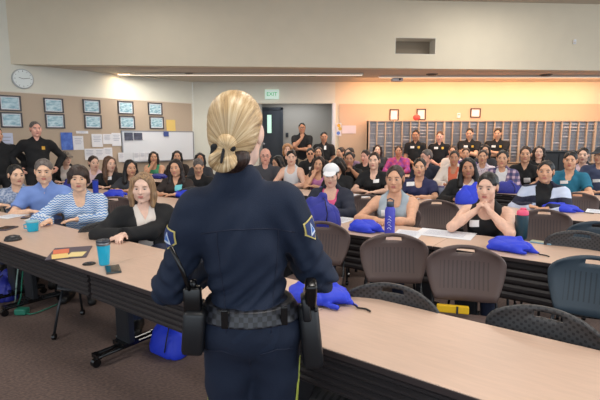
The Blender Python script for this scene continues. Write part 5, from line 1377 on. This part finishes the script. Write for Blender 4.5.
paper(598, 211.5, .22, .28, ROWYAW, 'white sheet on third row table at the right picture edge')
paper(360, 196, .30, .28, ROWYAW, 'white sheet on third row table before the black T-shirt woman')
paper(424, 198.5, .2, .22, ROWYAW + .3, 'small white sheet on third row table before the navy T-shirt', False)
slab(395, 235, .012, .15, .010, ROWYAW + 1.2, 'pen', 'dark pen lying on the white form beside the violet bottle', 'pen', MATS['darknavy'], MATS['metal'], TZ + .007, 'pen_clip')

# ---------------------------------------------------------------- on the floor
YB = mat('yellow_cloth', (244, 196, 26), .55)
p = on(462, 309, .0); p = sn(s_of(p) - .02, 1.72)
t = thing('yellow_folder', 'yellow folder seen under the backrest of the middle brown chair', 'folder', (0, 0, 0), 0)
E_ = [o for o in bpy.data.objects if o.get('label', '').startswith('empty brown chair behind the front table, with yellow')][0]
t.location = E_.location + Vector((0, 0, .462)); t.rotation_euler[2] = E_.rotation_euler[2]
b = new(); box(b, (-.07, .150, .024), (.19, .035, .048), bevel=.006, rot=Matrix.Rotation(-.15, 3, 'X')); obj('folder_cover', b, YB, t)
b = new(); box(b, (-.045, .129, .024), (.012, .004, .050)); obj('elastic_band', b, MATS['charcoal'], t)
t = thing('yellow_bag', 'yellow bag on the carpet under the front table right of the officer leg', 'bag', (0, 0, 0), 0)
q = on(331, 402, .10); t.location = (q.x, q.y, 0); t.rotation_euler[2] = ROWYAW
b = new(); box(b, (0, .0, .07), (.34, .16, .14), bevel=.03); obj('bag_body', b, YB, t, True)
b = new(); tube(b, [(-.08, 0, .13), (-.06, 0, .20), (.06, 0, .20), (.08, 0, .13)], .008, 8); obj('bag_handle', b, mat('yellow_strap', (220, 170, 30), .6), t, True)
GC = mat('cable_green', (38, 120, 98), .5)
tp = sn(-.35, .05)
for nm, lab, m, pts in (('power_cable', 'green cable hanging from the front table to the carpet at left', GC, [(24, 262, .62), (22, 280, .4), (21, 296, .12), (18, 309, .02), (30, 314, .012), (46, 309, .012), (62, 302, .012)]),
                        ('power_cable', 'pale cable hanging beside the table leg at left', mat('cable_pale', (160, 190, 180), .5), [(19, 262, .64), (17, 278, .42), (16, 292, .2), (15, 303, .02), (11, 305, .012)])):
    b = new()
    P_ = []
    for px, py, z in pts:
        if z > .05:
            c = atn(px, py, .20); P_.append((c.x, c.y, c.z))
        else:
            c = atz(px, py, z); P_.append((c.x, c.y, z))
    cu = []
    for i in range(len(P_) - 1):
        for k in range(6):
            t_ = k / 6; p0, p1, p2, p3 = [Vector(P_[max(0, min(len(P_) - 1, i + q))]) for q in (-1, 0, 1, 2)]
            cu.append(.5 * ((2 * p1) + (-p0 + p2) * t_ + (2 * p0 - 5 * p1 + 4 * p2 - p3) * t_ ** 2 + (-p0 + 3 * p1 - 3 * p2 + p3) * t_ ** 3))
    cu.append(Vector(P_[-1]))
    for c in cu: c.z = max(c.z, .009)
    tube(b, cu, .006, 8); o = obj(nm, b, m, None, True); tag(o, lab, 'cable')
    if m is GC:
        b = new(); q = atz(22, 311, .03); box(b, (q.x, q.y, .03), (.10, .08, .055), bevel=.012); obj('plug_block', b, GC, o)
# ---------------------------------------------------------------- light, sky, camera
w = bpy.data.worlds.new('World'); bpy.context.scene.world = w; w.use_nodes = True
bg = w.node_tree.nodes['Background']; bg.inputs[0].default_value = (.80, .90, 1.0, 1); bg.inputs[1].default_value = WORLD_S = 1.3
def area(name, loc, rot, sx, sy, e, col=(1, 1, 1)):
    l = bpy.data.lights.new(name, 'AREA'); l.shape = 'RECTANGLE'; l.size = sx; l.size_y = sy; l.energy = e; l.color = col
    o = bpy.data.objects.new(name, l); C.objects.link(o); o.location = loc; o.rotation_euler = rot
    return o
for i, (x, y) in enumerate(((-3.4, 1.2), (.6, 1.2), (4.6, 1.2), (-3.2, 4.8), (.8, 4.8), (4.8, 4.8), (-2.6, 7.6), (3.5, 7.8))):
    area('ceiling_fill_light', (x, y, ZU - .03), (0, 0, 0), 1.2, .6, (62, 62, 62, 50, 55, 62, 10, 40)[i], (1, .95, .88))  # fill lamps added under the upper ceiling, no fixtures in view
for x in (-3, -.8, 1.5, 4, 6.5): area('back_panel_light', (x, 9.95, ZC - .06), (0, 0, 0), 1.6, .1, 24, (1, .92, .82))
# warm wall-washers along the right part of the back wall
for x in (2.0, 3.6, 5.2, 6.8): area('wall_washer', (x, 10.75, ZC - .03), (R(28), 0, 0), 1.5, .08, 23, (1, .47, .20))
area('wall_washer', (lw_at(124, 92, .25).x, lw_at(124, 92, .25).y, ZC - .03), (0, 0, 0), .3, .1, 6, (1, .68, .38))
area('recess_fill_light', (-.1, 12.3, RZ + .15), (0, 0, 0), 1.2, .5, 17, (.92, .95, 1))  # lamp added to lift the dark recess, none is visible there
# added area lights standing in for daylight from unseen windows behind and at right
area('window_daylight', (9.2, 2.0, 2.2), (0, R(90), 0), 2.6, 9, 170, (.86, .94, 1))
area('window_daylight', (0, -2.6, 2.3), (R(90), 0, 0), 9, 2.6, 70, (.86, .94, 1))
cam = bpy.data.cameras.new('Camera'); co = bpy.data.objects.new('Camera', cam); C.objects.link(co)
cam.sensor_width = 36; cam.lens = 36 * F_PX / 600; cam.clip_start = .05
co.location = (0, 0, CAM_H); co.rotation_euler = (math.pi / 2 - TH, 0, 0)
sc = bpy.context.scene; sc.camera = co
sc.view_settings.view_transform = 'Standard'; sc.view_settings.look = 'None'; sc.view_settings.gamma = 1; sc.view_settings.use_curve_mapping = False
sc.view_settings.exposure = -.12
